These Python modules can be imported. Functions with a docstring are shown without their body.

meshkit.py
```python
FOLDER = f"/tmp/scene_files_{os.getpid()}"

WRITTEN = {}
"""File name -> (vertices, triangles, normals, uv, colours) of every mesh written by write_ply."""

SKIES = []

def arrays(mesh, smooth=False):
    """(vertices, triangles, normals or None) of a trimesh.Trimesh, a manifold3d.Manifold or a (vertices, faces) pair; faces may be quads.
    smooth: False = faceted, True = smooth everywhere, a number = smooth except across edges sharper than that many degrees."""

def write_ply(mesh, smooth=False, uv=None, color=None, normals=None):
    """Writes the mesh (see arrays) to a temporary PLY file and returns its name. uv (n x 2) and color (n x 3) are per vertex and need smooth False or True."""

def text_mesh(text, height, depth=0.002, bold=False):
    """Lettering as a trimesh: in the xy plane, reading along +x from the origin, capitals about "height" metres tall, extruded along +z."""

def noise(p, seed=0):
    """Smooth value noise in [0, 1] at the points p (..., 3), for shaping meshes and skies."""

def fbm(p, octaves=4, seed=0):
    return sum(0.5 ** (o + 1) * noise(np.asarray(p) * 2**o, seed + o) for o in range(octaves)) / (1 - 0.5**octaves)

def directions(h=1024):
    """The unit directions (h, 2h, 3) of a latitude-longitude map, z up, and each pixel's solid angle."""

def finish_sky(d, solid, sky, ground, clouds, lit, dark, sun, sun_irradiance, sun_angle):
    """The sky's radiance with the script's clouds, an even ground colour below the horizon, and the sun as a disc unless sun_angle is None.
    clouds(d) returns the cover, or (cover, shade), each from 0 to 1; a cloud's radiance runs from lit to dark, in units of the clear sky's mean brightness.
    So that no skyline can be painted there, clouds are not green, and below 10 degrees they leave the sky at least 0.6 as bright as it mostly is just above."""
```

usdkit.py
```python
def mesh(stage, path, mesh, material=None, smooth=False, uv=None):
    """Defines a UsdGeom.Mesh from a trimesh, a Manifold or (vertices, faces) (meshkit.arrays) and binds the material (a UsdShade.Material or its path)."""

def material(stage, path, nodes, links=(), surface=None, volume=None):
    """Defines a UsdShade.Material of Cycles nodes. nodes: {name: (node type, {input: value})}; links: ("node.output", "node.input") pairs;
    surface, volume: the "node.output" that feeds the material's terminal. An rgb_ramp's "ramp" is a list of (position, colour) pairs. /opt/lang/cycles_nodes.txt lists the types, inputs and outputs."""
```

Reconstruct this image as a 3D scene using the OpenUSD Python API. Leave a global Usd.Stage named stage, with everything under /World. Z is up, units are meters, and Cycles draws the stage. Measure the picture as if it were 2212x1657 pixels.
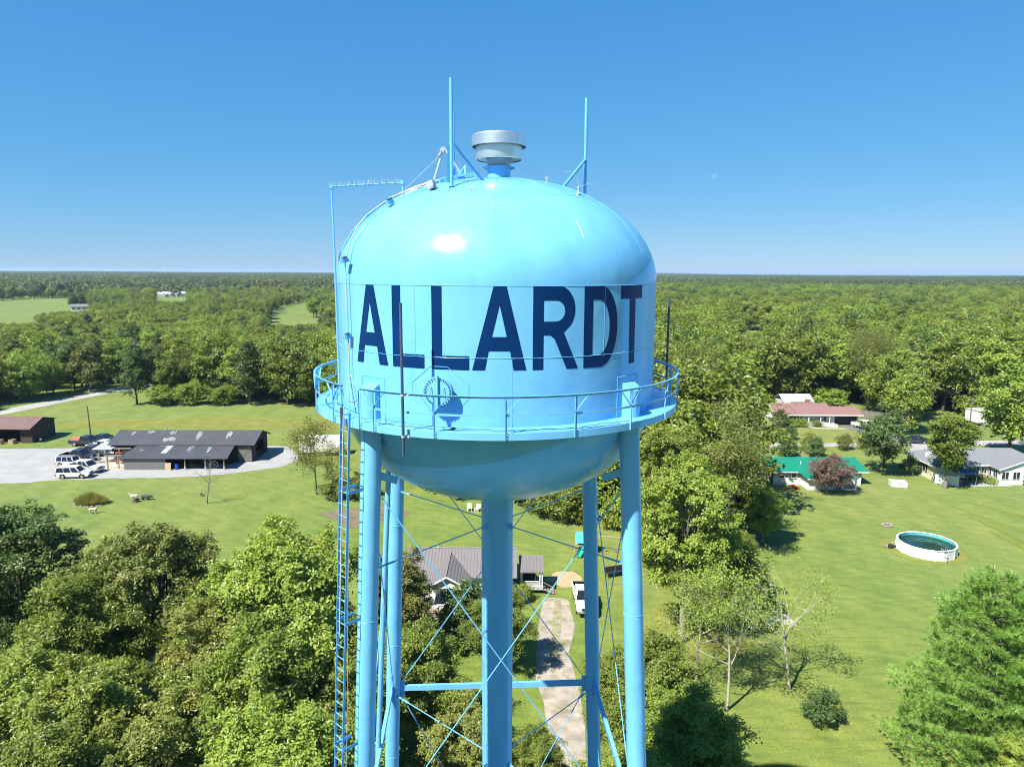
import math, random
import numpy as np, trimesh, shapely
from shapely.geometry import Polygon, box as sbox, Point
from scipy.spatial import cKDTree
import meshkit, usdkit
from pxr import Usd, UsdGeom, UsdLux, UsdShade, Sdf, Gf, Vt

stage = Usd.Stage.CreateInMemory()
UsdGeom.SetStageUpAxis(stage, "Z")
UsdGeom.SetStageMetersPerUnit(stage, 1.0)
UsdGeom.Xform.Define(stage, "/World")
UsdGeom.Scope.Define(stage, "/World/Looks")

# ------------------------------------------------------------------ camera, sky, sun, exposure
CAM_H, PITCH, ROLL = 32.0, math.atan(242.5 / 1535.0), math.radians(0.2)
EXPOSURE = 1.25
SUN_EL, SUN_AZ = math.radians(52.5), math.radians(-180 + 45.6)      # azimuth as atan2(x, y)
SKY_STRENGTH, SUN_INTENSITY = 0.06, 1.25

cam = UsdGeom.Camera.Define(stage, "/World/camera")
cam.CreateHorizontalApertureAttr(36.0)
cam.CreateVerticalApertureAttr(36.0 * 766 / 1024)
cam.CreateFocalLengthAttr(36.0 * 1535 / 2212)
cam.CreateFStopAttr(0.0)
cam.CreateClippingRangeAttr(Gf.Vec2f(0.1, 60000))
cam.CreateExposureAttr(EXPOSURE)
fwd = np.array([0, math.cos(PITCH), -math.sin(PITCH)])
up0, rt0 = np.array([0, math.sin(PITCH), math.cos(PITCH)]), np.array([1.0, 0, 0])
up = up0 * math.cos(ROLL) - rt0 * math.sin(ROLL)
rt = rt0 * math.cos(ROLL) + up0 * math.sin(ROLL)
cam.AddTransformOp().Set(Gf.Matrix4d(*rt, 0, *up, 0, *(-fwd), 0, 0, 0, CAM_H, 1))

SUN_DIR = np.array([math.sin(SUN_AZ) * math.cos(SUN_EL), math.cos(SUN_AZ) * math.cos(SUN_EL), math.sin(SUN_EL)])
sky = UsdLux.DomeLight.Define(stage, "/World/sky")
sky_mat = usdkit.material(stage, "/World/Looks/sky_air", {
    "sky": ("sky_texture", {"sky_type": "single_scattering", "sun_disc": False, "sun_elevation": SUN_EL, "sun_rotation": SUN_AZ,
                            "altitude": 500.0, "air_density": 1.0, "aerosol_density": 0.0, "ozone_density": 8.0}),
    "s": ("separate_color", {}), "c": ("combine_color", {}),
    "pr": ("math", {"math_type": "power", "value2": 0.93}), "pg": ("math", {"math_type": "power", "value2": 0.55}), "pb": ("math", {"math_type": "power", "value2": 0.36}),
    "kr": ("math", {"math_type": "multiply", "value2": 0.53}), "kg": ("math", {"math_type": "multiply", "value2": 1.53}), "kb": ("math", {"math_type": "multiply", "value2": 3.05}),
    "bg": ("background_shader", {"strength": SKY_STRENGTH})},
    [("sky.color", "s.color"), ("s.r", "pr.value1"), ("s.g", "pg.value1"), ("s.b", "pb.value1"), ("pr.value", "kr.value1"), ("pg.value", "kg.value1"), ("pb.value", "kb.value1"),
     ("kr.value", "c.r"), ("kg.value", "c.g"), ("kb.value", "c.b"), ("c.color", "bg.color")], surface="bg.background")
UsdShade.MaterialBindingAPI.Apply(sky.GetPrim()).Bind(sky_mat)
sky.GetPrim().SetCustomDataByKey("label", "clear blue daytime sky paling towards the horizon")
sky.GetPrim().SetCustomDataByKey("kind", "structure")

sun = UsdLux.DistantLight.Define(stage, "/World/sun")
sun.CreateNormalizeAttr(True)
sun.CreateIntensityAttr(SUN_INTENSITY)
sun.CreateAngleAttr(0.53)
sun.CreateColorAttr(Gf.Vec3f(1.0, 0.955, 0.87))
zx = SUN_DIR
xx = np.cross([0, 0, 1.0], zx); xx /= np.linalg.norm(xx)
yx = np.cross(zx, xx)
sun.AddTransformOp().Set(Gf.Matrix4d(*xx, 0, *yx, 0, *zx, 0, 0, 0, 100, 1))

# ------------------------------------------------------------------ helpers
USED = {}


def numbered(parent, name):
    k = (parent, name)
    USED[k] = USED.get(k, -1) + 1
    return parent + "/" + (name if USED[k] == 0 else "%s_%03d" % (name, USED[k]))


def tag(prim, label=None, cat=None, group=None, kind=None):
    for k, v in (("label", label), ("category", cat), ("group", group), ("kind", kind)):
        if v:
            prim.SetCustomDataByKey(k, v)
    return prim


def thing(name, label, cat, loc=(0, 0, 0), rz=0.0, group=None, scale=None, rxyz=None):
    x = UsdGeom.Xform.Define(stage, numbered("/World", name))
    x.AddTranslateOp().Set(Gf.Vec3d(*map(float, loc)))
    x.AddRotateZOp().Set(float(rz))
    if scale is not None:
        x.AddScaleOp().Set(Gf.Vec3f(*map(float, scale)))
    tag(x.GetPrim(), label, cat, group)
    return x.GetPrim()


def sub(parent, name, loc=None):
    x = UsdGeom.Xform.Define(stage, numbered(str(parent.GetPath()), name))
    return x.GetPrim()


MATS = {}


def mat(name, col, rough=0.6, spec=0.4, metal=0.0, var=0.12, scale=2.0, bump=0.0, bscale=20.0, coat=0.0, dirt=None, dirt_scale=1.0, stretch=(1, 1, 1)):
    """Principled surface with the colour varied by two noises in object space (and an optional second dirt or wear colour)."""
    if name in MATS:
        return MATS[name]
    c = np.array(col, float)
    n = {"tc": ("texture_coordinate", {}), "mp": ("mapping", {"scale": stretch}),
         "n1": ("noise_texture", {"scale": scale, "detail": 5.0, "roughness": 0.6}),
         "r1": ("rgb_ramp", {"ramp": [(0.25, c * (1 - var)), (0.5, c), (0.75, np.minimum(c * (1 + var), 0.95))]}),
         "p": ("principled_bsdf", {"roughness": rough, "specular_ior_level": spec, "metallic": metal, "coat_weight": coat, "coat_roughness": 0.08})}
    l = [("tc.object", "mp.vector"), ("mp.vector", "n1.vector"), ("n1.fac", "r1.fac")]
    out = "r1.color"
    if dirt is not None:
        n["n2"] = ("noise_texture", {"scale": dirt_scale, "detail": 6.0, "roughness": 0.65})
        n["r2"] = ("rgb_ramp", {"ramp": [(0.5, (0, 0, 0)), (0.68, (1, 1, 1))]})
        n["m"] = ("mix_color", {"b": dirt})
        l += [("mp.vector", "n2.vector"), ("n2.fac", "r2.fac"), ("r2.color", "m.fac"), (out, "m.a")]
        out = "m.result"
    l.append((out, "p.base_color"))
    if bump:
        n["nb"] = ("noise_texture", {"scale": bscale, "detail": 3.0})
        n["b"] = ("bump", {"strength": 1.0, "distance": bump})
        l += [("mp.vector", "nb.vector"), ("nb.fac", "b.height"), ("b.normal", "p.normal")]
    MATS[name] = usdkit.material(stage, "/World/Looks/" + name, n, l, surface="p.BSDF")
    return MATS[name]


class MB:
    """Collects shapes into one mesh."""
    def __init__(s):
        s.v, s.f, s.n = [], [], 0

    def add(s, v, f):
        v, f = np.asarray(v, float).reshape(-1, 3), np.asarray(f, int)
        if f.ndim == 2 and f.shape[1] == 4:
            f = np.vstack([f[:, [0, 1, 2]], f[:, [0, 2, 3]]])
        s.v.append(v); s.f.append(f + s.n); s.n += len(v)
        return s

    def tm(s, m):
        return s.add(m.vertices, m.faces)

    def box(s, c, size, rz=0.0, ry=0.0, rx=0.0):
        m = np.array([[x, y, z] for x in (-.5, .5) for y in (-.5, .5) for z in (-.5, .5)]) * np.array(size, float)
        if rx or ry or rz:
            m = m @ rotm(rx, ry, rz).T
        f = [[0, 1, 3, 2], [4, 6, 7, 5], [0, 4, 5, 1], [2, 3, 7, 6], [0, 2, 6, 4], [1, 5, 7, 3]]
        return s.add(m + np.array(c, float), f)

    def hexa(s, p):
        """p: 8 points, four of the lower face then four of the upper one, both counter-clockwise."""
        return s.add(p, [[0, 3, 2, 1], [4, 5, 6, 7], [0, 1, 5, 4], [1, 2, 6, 5], [2, 3, 7, 6], [3, 0, 4, 7]])

    def bar(s, p0, p1, w, h, upv=(0, 0, 1)):
        p0, p1 = np.array(p0, float), np.array(p1, float)
        d = p1 - p0; d /= np.linalg.norm(d)
        a = np.cross(d, upv)
        if np.linalg.norm(a) < 1e-6:
            a = np.cross(d, (1, 0, 0))
        a /= np.linalg.norm(a); b = np.cross(a, d)
        a, b = a * w / 2, b * h / 2
        return s.add([p0 - a - b, p0 + a - b, p0 + a + b, p0 - a + b, p1 - a - b, p1 + a - b, p1 + a + b, p1 - a + b],
                     [[0, 1, 2, 3], [4, 7, 6, 5], [0, 4, 5, 1], [1, 5, 6, 2], [2, 6, 7, 3], [3, 7, 4, 0]])

    def tube(s, pts, r, n=8, cap=True, closed=False):
        pts = np.array(pts, float); k = len(pts)
        r = np.broadcast_to(np.asarray(r, float), (k,))
        t = np.gradient(pts, axis=0)
        if closed:
            t = np.roll(pts, -1, 0) - np.roll(pts, 1, 0)
        t /= np.maximum(np.linalg.norm(t, axis=1, keepdims=True), 1e-9)
        ref = np.array([0, 0, 1.0]) if abs(t[0, 2]) < 0.9 else np.array([1.0, 0, 0])
        rings, a = [], np.linspace(0, 2 * np.pi, n, endpoint=False)
        x = np.cross(t[0], ref)
        for i in range(k):
            x = x - t[i] * (x @ t[i])
            x /= np.linalg.norm(x)
            y = np.cross(t[i], x)
            rings.append(pts[i] + r[i] * (np.cos(a)[:, None] * x + np.sin(a)[:, None] * y))
        f, m = [], (k if closed else k - 1)
        j = np.arange(n); j2 = (j + 1) % n
        for i in range(m):
            b0, b1 = i * n, ((i + 1) % k) * n
            f.append(np.stack([b0 + j, b0 + j2, b1 + j2, b1 + j], 1))
        v = np.vstack(rings)
        f = np.vstack(f)
        f = np.vstack([f[:, [0, 1, 2]], f[:, [0, 2, 3]]])
        if cap and not closed:
            v = np.vstack([v, pts[0], pts[-1]])
            e = (k - 1) * n
            f = np.vstack([f, np.stack([np.full(n, k * n), j2, j], 1), np.stack([np.full(n, k * n + 1), e + j, e + j2], 1)])
        return s.add(v, f)

    def lathe(s, prof, n=48, a0=0.0, a1=2 * np.pi, c=(0, 0, 0)):
        prof = np.array(prof, float); full = abs(a1 - a0 - 2 * np.pi) < 1e-6
        a = np.linspace(a0, a1, n, endpoint=not full)
        v = np.stack([np.outer(np.sin(a), prof[:, 0]), -np.outer(np.cos(a), prof[:, 0]), np.tile(prof[:, 1], (len(a), 1))], -1)
        k, m = len(prof), len(a)
        f = []
        for i in range(m if full else m - 1):
            i2 = (i + 1) % m
            for j in range(k - 1):
                f.append([i * k + j, i2 * k + j, i2 * k + j + 1, i * k + j + 1])
        return s.add(v.reshape(-1, 3) + np.array(c, float), f)

    def sheet(s, poly, z=0.0, hfun=None):
        """A flat polygon (list of xy or shapely polygon), triangulated."""
        p = poly if hasattr(poly, "geom_type") else Polygon(poly).buffer(0)
        for g in getattr(p, "geoms", [p]):
            v, f = trimesh.creation.triangulate_polygon(g, engine="earcut")
            f = np.asarray(f)
            a = v[f]
            ar = (a[:, 1, 0] - a[:, 0, 0]) * (a[:, 2, 1] - a[:, 0, 1]) - (a[:, 1, 1] - a[:, 0, 1]) * (a[:, 2, 0] - a[:, 0, 0])
            f = np.where((ar < 0)[:, None], f[:, ::-1], f)
            s.add(np.column_stack([v, np.full(len(v), z)]), f)
        return s

    def prism(s, poly, h, z0=0.0, T=None):
        p = poly if hasattr(poly, "geom_type") else Polygon(poly).buffer(0)
        for g in getattr(p, "geoms", [p]):
            m = trimesh.creation.extrude_polygon(g, h, engine="earcut")
            m.apply_translation([0, 0, z0])
            v = m.vertices if T is None else trimesh.transform_points(m.vertices, T)
            s.add(v, m.faces)
        return s

    def build(s, name, material, parent=None, smooth=False, label=None, **k):
        path = numbered("/World" if parent is None else str(parent.GetPath()), name)
        m = usdkit.mesh(stage, path, (np.vstack(s.v), np.vstack(s.f)), material, smooth=smooth)
        p = m.GetPrim()
        tag(p, label, k.get("cat"), k.get("group"), k.get("kind"))
        return p


def rotm(rx, ry, rz):
    return trimesh.transformations.euler_matrix(rx, ry, rz)[:3, :3]


def wob(pts, step=1.0, amp=0.25, seed=1, close=True):
    """A polygon outline resampled and roughened, for the worn edge of gravel or a bed."""
    rng = np.random.default_rng(seed)
    p = np.array(pts + ([pts[0]] if close else []), float)
    out = []
    for a, b in zip(p[:-1], p[1:]):
        k = max(1, int(np.hypot(*(b - a)) / step))
        for i in range(k):
            q = a + (b - a) * i / k
            out.append(q + rng.normal(0, amp, 2))
    for _ in range(2):                      # corners cut twice, so that the edge runs softly
        o = np.array(out); nx = np.roll(o, -1, 0)
        out = list(np.stack([o * .75 + nx * .25, o * .25 + nx * .75], 1).reshape(-1, 2))
    return out
# ------------------------------------------------------------------ ground
def terrain(x, y):
    x, y = np.asarray(x, float), np.asarray(y, float)
    d = np.hypot(x, y)
    ss = lambda a, b: np.clip((d - a) / (b - a), 0, 1) ** 2 * (3 - 2 * np.clip((d - a) / (b - a), 0, 1))
    p = np.stack([x / 1400 + 7.3, y / 1400 + 2.1, np.zeros_like(x)], -1)
    return ss(900, 3500) * (meshkit.fbm(p, 3, 5) - 0.55) * 34 + ss(4500, 9000) * (meshkit.fbm(p * 0.5, 3, 9) * 70 - 50)


rad = np.concatenate([[0], np.geomspace(8, 14000, 150)])
ang = np.linspace(0, 2 * np.pi, 181)[:-1]
gx, gy = np.outer(rad, np.sin(ang)), np.outer(rad, np.cos(ang))
gv = np.stack([gx, gy, terrain(gx, gy)], -1).reshape(-1, 3)
na = len(ang)
ii, jj = np.meshgrid(np.arange(len(rad) - 1), np.arange(na), indexing="ij")
gf = np.stack([ii * na + jj, ii * na + (jj + 1) % na, (ii + 1) * na + (jj + 1) % na, (ii + 1) * na + jj], -1).reshape(-1, 4)[:, ::-1]
grass = usdkit.material(stage, "/World/Looks/lawn_grass", {
    "g": ("geometry", {}),
    "mp": ("mapping", {"scale": (1.0, 0.55, 1.0), "rotation": (0, 0, 0.25)}),
    "big": ("noise_texture", {"scale": 0.035, "detail": 4.0, "roughness": 0.55}),
    "mid": ("noise_texture", {"scale": 0.32, "detail": 6.0, "roughness": 0.72}),
    "fine": ("noise_texture", {"scale": 5.0, "detail": 5.0, "roughness": 0.8}),
    "rb": ("rgb_ramp", {"ramp": [(0.28, (0.082, 0.143, 0.013)), (0.44, (0.115, 0.165, 0.016)), (0.56, (0.154, 0.176, 0.025)), (0.70, (0.196, 0.185, 0.046))]}),
    "rm": ("rgb_ramp", {"ramp": [(0.30, (0.052, 0.101, 0.009)), (0.5, (0.115, 0.163, 0.017)), (0.7, (0.196, 0.209, 0.037))]}),
    "mx": ("mix_color", {"fac": 0.58}),
    "rf": ("rgb_ramp", {"ramp": [(0.3, (0.50, 0.52, 0.45)), (0.52, (1.0, 1.0, 1.0)), (0.75, (1.38, 1.32, 1.36))]}),
    "mul": ("mix_color", {"blend_type": "multiply", "fac": 0.9, "use_clamp": False}),
    "wm": ("mapping", {"rotation": (0, 0, 0.62)}),
    "wave": ("wave_texture", {"scale": 0.16, "distortion": 6.0, "detail": 2.0, "detail_scale": 0.4, "bands_direction": "y"}),
    "rw": ("rgb_ramp", {"ramp": [(0.2, (0.93, 0.96, 0.93)), (0.8, (1.05, 1.04, 1.05))]}),
    "mul2": ("mix_color", {"blend_type": "multiply", "fac": 0.8, "use_clamp": False}),
    "sm": ("mapping", {"scale": (0.30, 1.7, 1.0), "rotation": (0, 0, 0.12)}),
    "st": ("noise_texture", {"scale": 1.0, "detail": 5.0, "roughness": 0.75}),
    "rs": ("rgb_ramp", {"ramp": [(0.32, (0.70, 0.76, 0.70)), (0.5, (1.0, 1.0, 1.0)), (0.68, (1.20, 1.13, 1.16))]}),
    "mul3": ("mix_color", {"blend_type": "multiply", "fac": 1.0, "use_clamp": False}),
    "bp": ("bump", {"strength": 0.7, "distance": 0.08}),
    "p": ("principled_bsdf", {"roughness": 0.9, "specular_ior_level": 0.15, "sheen_weight": 0.15}),
}, [("g.position", "mp.vector"), ("mp.vector", "big.vector"), ("mp.vector", "mid.vector"), ("g.position", "fine.vector"),
    ("big.fac", "rb.fac"), ("mid.fac", "rm.fac"), ("rb.color", "mx.a"), ("rm.color", "mx.b"), ("fine.fac", "rf.fac"),
    ("mx.result", "mul.a"), ("rf.color", "mul.b"), ("g.position", "wm.vector"), ("wm.vector", "wave.vector"), ("wave.fac", "rw.fac"),
    ("mul.result", "mul2.a"), ("rw.color", "mul2.b"), ("g.position", "sm.vector"), ("sm.vector", "st.vector"), ("st.fac", "rs.fac"), ("mul2.result", "mul3.a"), ("rs.color", "mul3.b"), ("mul3.result", "p.base_color"), ("fine.fac", "bp.height"), ("bp.normal", "p.normal")],
    surface="p.BSDF")
MB().add(gv, gf).build("ground", grass, smooth=True, label="mown lawns and fields stretching out below the tower", kind="structure")

asphalt = mat("road_asphalt", (0.30, 0.29, 0.275), 0.9, 0.2, var=0.15, scale=0.5, dirt=(0.22, 0.21, 0.2), dirt_scale=0.25)
dark_asphalt = mat("driveway_asphalt", (0.13, 0.128, 0.13), 0.9, 0.2, var=0.2, scale=0.6)
gravel = mat("pale_gravel", (0.262, 0.260, 0.255), 0.95, 0.15, var=0.18, scale=0.35, bump=0.02, bscale=9, dirt=(0.27, 0.265, 0.255), dirt_scale=0.10)
drive_gravel = mat("drive_gravel", (0.275, 0.24, 0.20), 0.95, 0.15, var=0.38, scale=0.9, bump=0.03, bscale=9, dirt=(0.17, 0.155, 0.075), dirt_scale=0.55)
concrete = mat("concrete", (0.34, 0.325, 0.30), 0.85, 0.2, var=0.1, scale=1.0)
dirt = mat("bare_dirt", (0.145, 0.118, 0.080), 0.95, 0.1, var=0.3, scale=0.8, bump=0.05, bscale=4)
field_tan = mat("field_hay", (0.20, 0.175, 0.055), 0.95, 0.1, var=0.25, scale=0.05)
worn = mat("worn_grass", (0.155, 0.162, 0.040), 0.95, 0.1, var=0.25, scale=0.35, dirt=(0.125, 0.150, 0.024), dirt_scale=0.22)


def surface(name, pts, z, m, label, amp=0.2, seed=1, step=1.0, kind="structure"):
    return MB().sheet(wob(pts, step, amp, seed), z).build(name, m, label=label, kind=kind)


# left: road, gravel yard, patches
surface("road", [(-190, 118), (-150, 136), (-113.6, 154.7), (-107.8, 176.7), (-100, 200), (-88, 250), (-80, 300), (-84, 300), (-93, 250), (-104.5, 200), (-111.6, 181), (-118, 160), (-152, 141), (-192, 123)], 0.02, asphalt, "pale country road running past the wood on the left", 0.1, 2, 4)
surface("gravel_yard", [(-160, 127), (-92, 124.8), (-80, 125.4), (-70, 128), (-46, 128.2), (-40.5, 127.2), (-36.5, 118), (-38, 113.5), (-44, 109.8), (-49, 108), (-56, 107), (-62.5, 106.6), (-70, 105.6), (-77.5, 103.4), (-100, 96), (-160, 84)], 0.02, gravel, "pale grey gravel yard around the long dark barn", 0.16, 3)
surface("patio", [(-70.2, 111.4), (-63.1, 111.2), (-63.0, 116.2), (-70, 116.3)], 0.04, mat("pink_patio", (0.44, 0.35, 0.27), 0.9, 0.2, var=0.1, scale=1.5), "pinkish paved patio at the left end of the barn", 0.05, 4)
surface("dirt_patch", [(-26, 91), (-20.5, 86), (-16, 87.5), (-13, 91), (-15, 94.5), (-21, 94)], 0.03, dirt, "brown bare earth beside the lawn behind the left tower legs", 0.5, 5)
surface("worn_strip", [(-95, 140), (-60, 143), (-25, 139), (-22, 149), (-60, 153), (-92, 150)], 0.02, worn, "dry worn strip of field behind the barn", 1.2, 6, 3)
surface("worn_strip", [(-34, 62), (-27, 60), (-21, 66), (-18, 80), (-23, 84), (-28, 74), (-36, 68)], 0.025, worn, "dry straw coloured patch of lawn above the brown tree", 1.0, 7, 2)
# middle: driveway
surface("gravel_driveway", [(3.2, 66.6), (5.8, 66.2), (5.8, 60.7), (4.9, 56), (5.2, 52.5), (5.4, 49), (5.2, 44), (5.6, 36), (6.5, 26), (7.5, 14), (3.5, 14), (3.2, 26), (2.8, 36), (2.8, 44), (2.4, 49), (2.0, 52), (2.1, 56), (2.5, 60.5)], 0.02, drive_gravel, "pale gravel driveway leading up to the grey roofed house", 0.06, 8, 1.4)
surface("dirt_patch", [(3.6, 70.2), (4.5, 72.2), (6.6, 72.6), (7.6, 71.2), (7.2, 69.3), (5.4, 68.6)], 0.02, mat("sand", (0.36, 0.26, 0.15), 0.95, 0.1, var=0.15, scale=1), "sandy patch beside the porch of the grey roofed house", 0.12, 9, 0.5)
# right: road, drive, walk
surface("road", [(44, 127.9), (50, 128.2), (65, 128.9), (90, 130.1), (150, 133.5), (150, 137.2), (92, 133.8), (66, 131.8), (50, 131.0), (44, 130.7)], 0.02, asphalt, "narrow grey lane between the red roofed and the green roofed house", 0.06, 10, 3)
surface("asphalt_driveway", [(68.9, 147.6), (74.4, 147.6), (75.6, 140), (77.0, 132.2), (72.0, 131.9), (71.2, 138.6), (69.6, 144)], 0.03, dark_asphalt, "dark asphalt driveway in front of the red roofed garage", 0.05, 11)
surface("front_walk", [(61.4, 147), (62.6, 147), (62.9, 145.6), (64.5, 144.6), (69.4, 144.3), (69.6, 143.5), (64.2, 143.7), (62.0, 144.8)], 0.03, concrete, "white concrete walk curving to the red roofed house", 0.03, 12)
surface("asphalt_driveway", [(70.0, 118.5), (74, 118), (79, 130), (74, 129.5)], 0.03, asphalt, "grey driveway running to the white house from the lane", 0.05, 13)
surface("patio", [(67.3, 104.0), (74.6, 104.2), (76.4, 104.0), (74.2, 107.2), (66.4, 107.2)], 0.03, concrete, "pale concrete patio of the white house", 0.03, 14)
surface("concrete_pad", [(23.6, 61.2), (26.3, 60.8), (26.1, 63.0), (23.8, 63.4)], 0.05, concrete, "small grey concrete pad among the thin trees", 0.04, 15, 0.8)
surface("worn_ring", [(48.2 + 4.3 * math.cos(a), 78.8 + 4.1 * math.sin(a)) for a in np.linspace(0, 6.28, 24)[:-1]], 0.015, worn, "worn ring of dry grass around the round pool", 0.35, 16, 0.8)
surface("worn_strip", [(20, 66), (23, 63.5), (20, 56), (14, 55), (12, 60), (15, 66)], 0.015, worn, "patchy dry ground under the tall tree", 0.6, 17, 1)

surface("worn_strip", [(4.1, 66.0), (4.8, 66.0), (4.6, 61), (4.0, 57), (3.6, 53), (3.2, 53), (3.4, 57), (3.8, 61)], 0.035, mat("drive_middle", (0.235, 0.215, 0.135), 0.95, 0.1, var=0.4, scale=1.6, dirt=(0.17, 0.165, 0.06), dirt_scale=1.1), "grassy middle strip of the gravel driveway", 0.05, 18, 0.9)
dry = mat("dry_mowing_row", (0.124, 0.148, 0.026), 0.95, 0.1, var=0.2, scale=0.8, dirt=(0.128, 0.158, 0.020), dirt_scale=0.5)
for k, q in enumerate([[(64.2, 96.9), (68.1, 89.3), (68.9, 89.8), (64.5, 97.0)], [(60.9, 95.0), (64.0, 83.8), (64.8, 84.0), (61.2, 95.1)], [(61.0, 89.5), (61.3, 80.2), (62.2, 80.3), (61.3, 89.5)], [(59.9, 85.1), (59.7, 78.0), (60.6, 78.0), (60.2, 85.1)]]):
    surface("mowing_row", q, 0.012, dry, ["upper", "second", "third", "lowest"][k] + " of the dry mowing rows crossing the lawn at the right edge", 0.10, 60 + k, 1.5)
# ------------------------------------------------------------------ the water tower
TX, TY = -0.436, 20.689
blue = usdkit.material(stage, "/World/Looks/tower_paint", {
    "tc": ("texture_coordinate", {}),
    "mp": ("mapping", {"scale": (1.0, 1.0, 0.25)}),
    "n": ("noise_texture", {"scale": 1.4, "detail": 6.0, "roughness": 0.62}),
    "r": ("rgb_ramp", {"ramp": [(0.22, (0.112, 0.350, 0.610)), (0.5, (0.134, 0.395, 0.675)), (0.78, (0.156, 0.425, 0.705))]}),
    "nr": ("noise_texture", {"scale": 3.0, "detail": 4.0}),
    "rr": ("map_range", {"from_min": 0.3, "from_max": 0.7, "to_min": 0.17, "to_max": 0.25}),
    "nb": ("noise_texture", {"scale": 0.9, "detail": 2.0, "roughness": 0.5}),
    "b": ("bump", {"strength": 1.0, "distance": 0.034}),
    "p": ("principled_bsdf", {"specular_ior_level": 0.32}),
}, [("tc.object", "mp.vector"), ("mp.vector", "n.vector"), ("n.fac", "r.fac"), ("r.color", "p.base_color"), ("tc.object", "nr.vector"), ("nr.fac", "rr.value"), ("rr.result", "p.roughness"),
    ("tc.object", "nb.vector"), ("nb.fac", "b.height"), ("b.normal", "p.normal")], surface="p.BSDF")
navy = mat("letter_paint", (0.001, 0.022, 0.095), 0.38, 0.12, var=0.14, scale=2)
alu = mat("vent_aluminium", (0.72, 0.73, 0.74), 0.36, 0.5, metal=0.9, var=0.06, scale=4, stretch=(1, 1, 0.1))
galv = mat("galvanised_steel", (0.34, 0.36, 0.39), 0.45, 0.5, metal=0.0, var=0.12, scale=6)
dark_steel = mat("dark_pipe", (0.042, 0.064, 0.105), 0.45, 0.5, metal=0.0, var=0.15, scale=5)
cable_m = mat("cable_black", (0.06, 0.07, 0.08), 0.6, 0.3, var=0.1)

tw = thing("water_tower", "sky blue water tower on slanting legs with dark blue lettering on its tank", "water tower", (TX, TY, 0))
RT = 4.5
ZS, ZB, ZD = 31.67, 28.55, 28.40          # top seam, start of the bowl, walkway


def pol(az, r, z):
    a = math.radians(az)
    return np.array([r * math.sin(a), -r * math.cos(a), z])


def dome_z(r):
    return ZS + 2.88 * (1 - np.clip(np.asarray(r) / RT, 0, 1) ** 2.05) ** (1 / 2.05)


th = np.linspace(0, np.pi / 2, 44)
dr = RT * np.sin(th)
MB().lathe(np.column_stack([np.append(dr[::-1], 0.0)[:-1], dome_z(dr[::-1])]), 128).build("tank_roof", blue, tw, smooth=True)
MB().lathe([(RT, z) for z in np.linspace(ZB, ZS, 14)], 128).build("tank_shell", blue, tw, smooth=True)
bt = np.linspace(0, np.pi / 2, 36)
MB().lathe([(max(RT * math.cos(t), 0.001), ZB - 3.08 * math.sin(t)) for t in bt][::-1], 128).build("tank_bowl", blue, tw, smooth=True)

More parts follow.
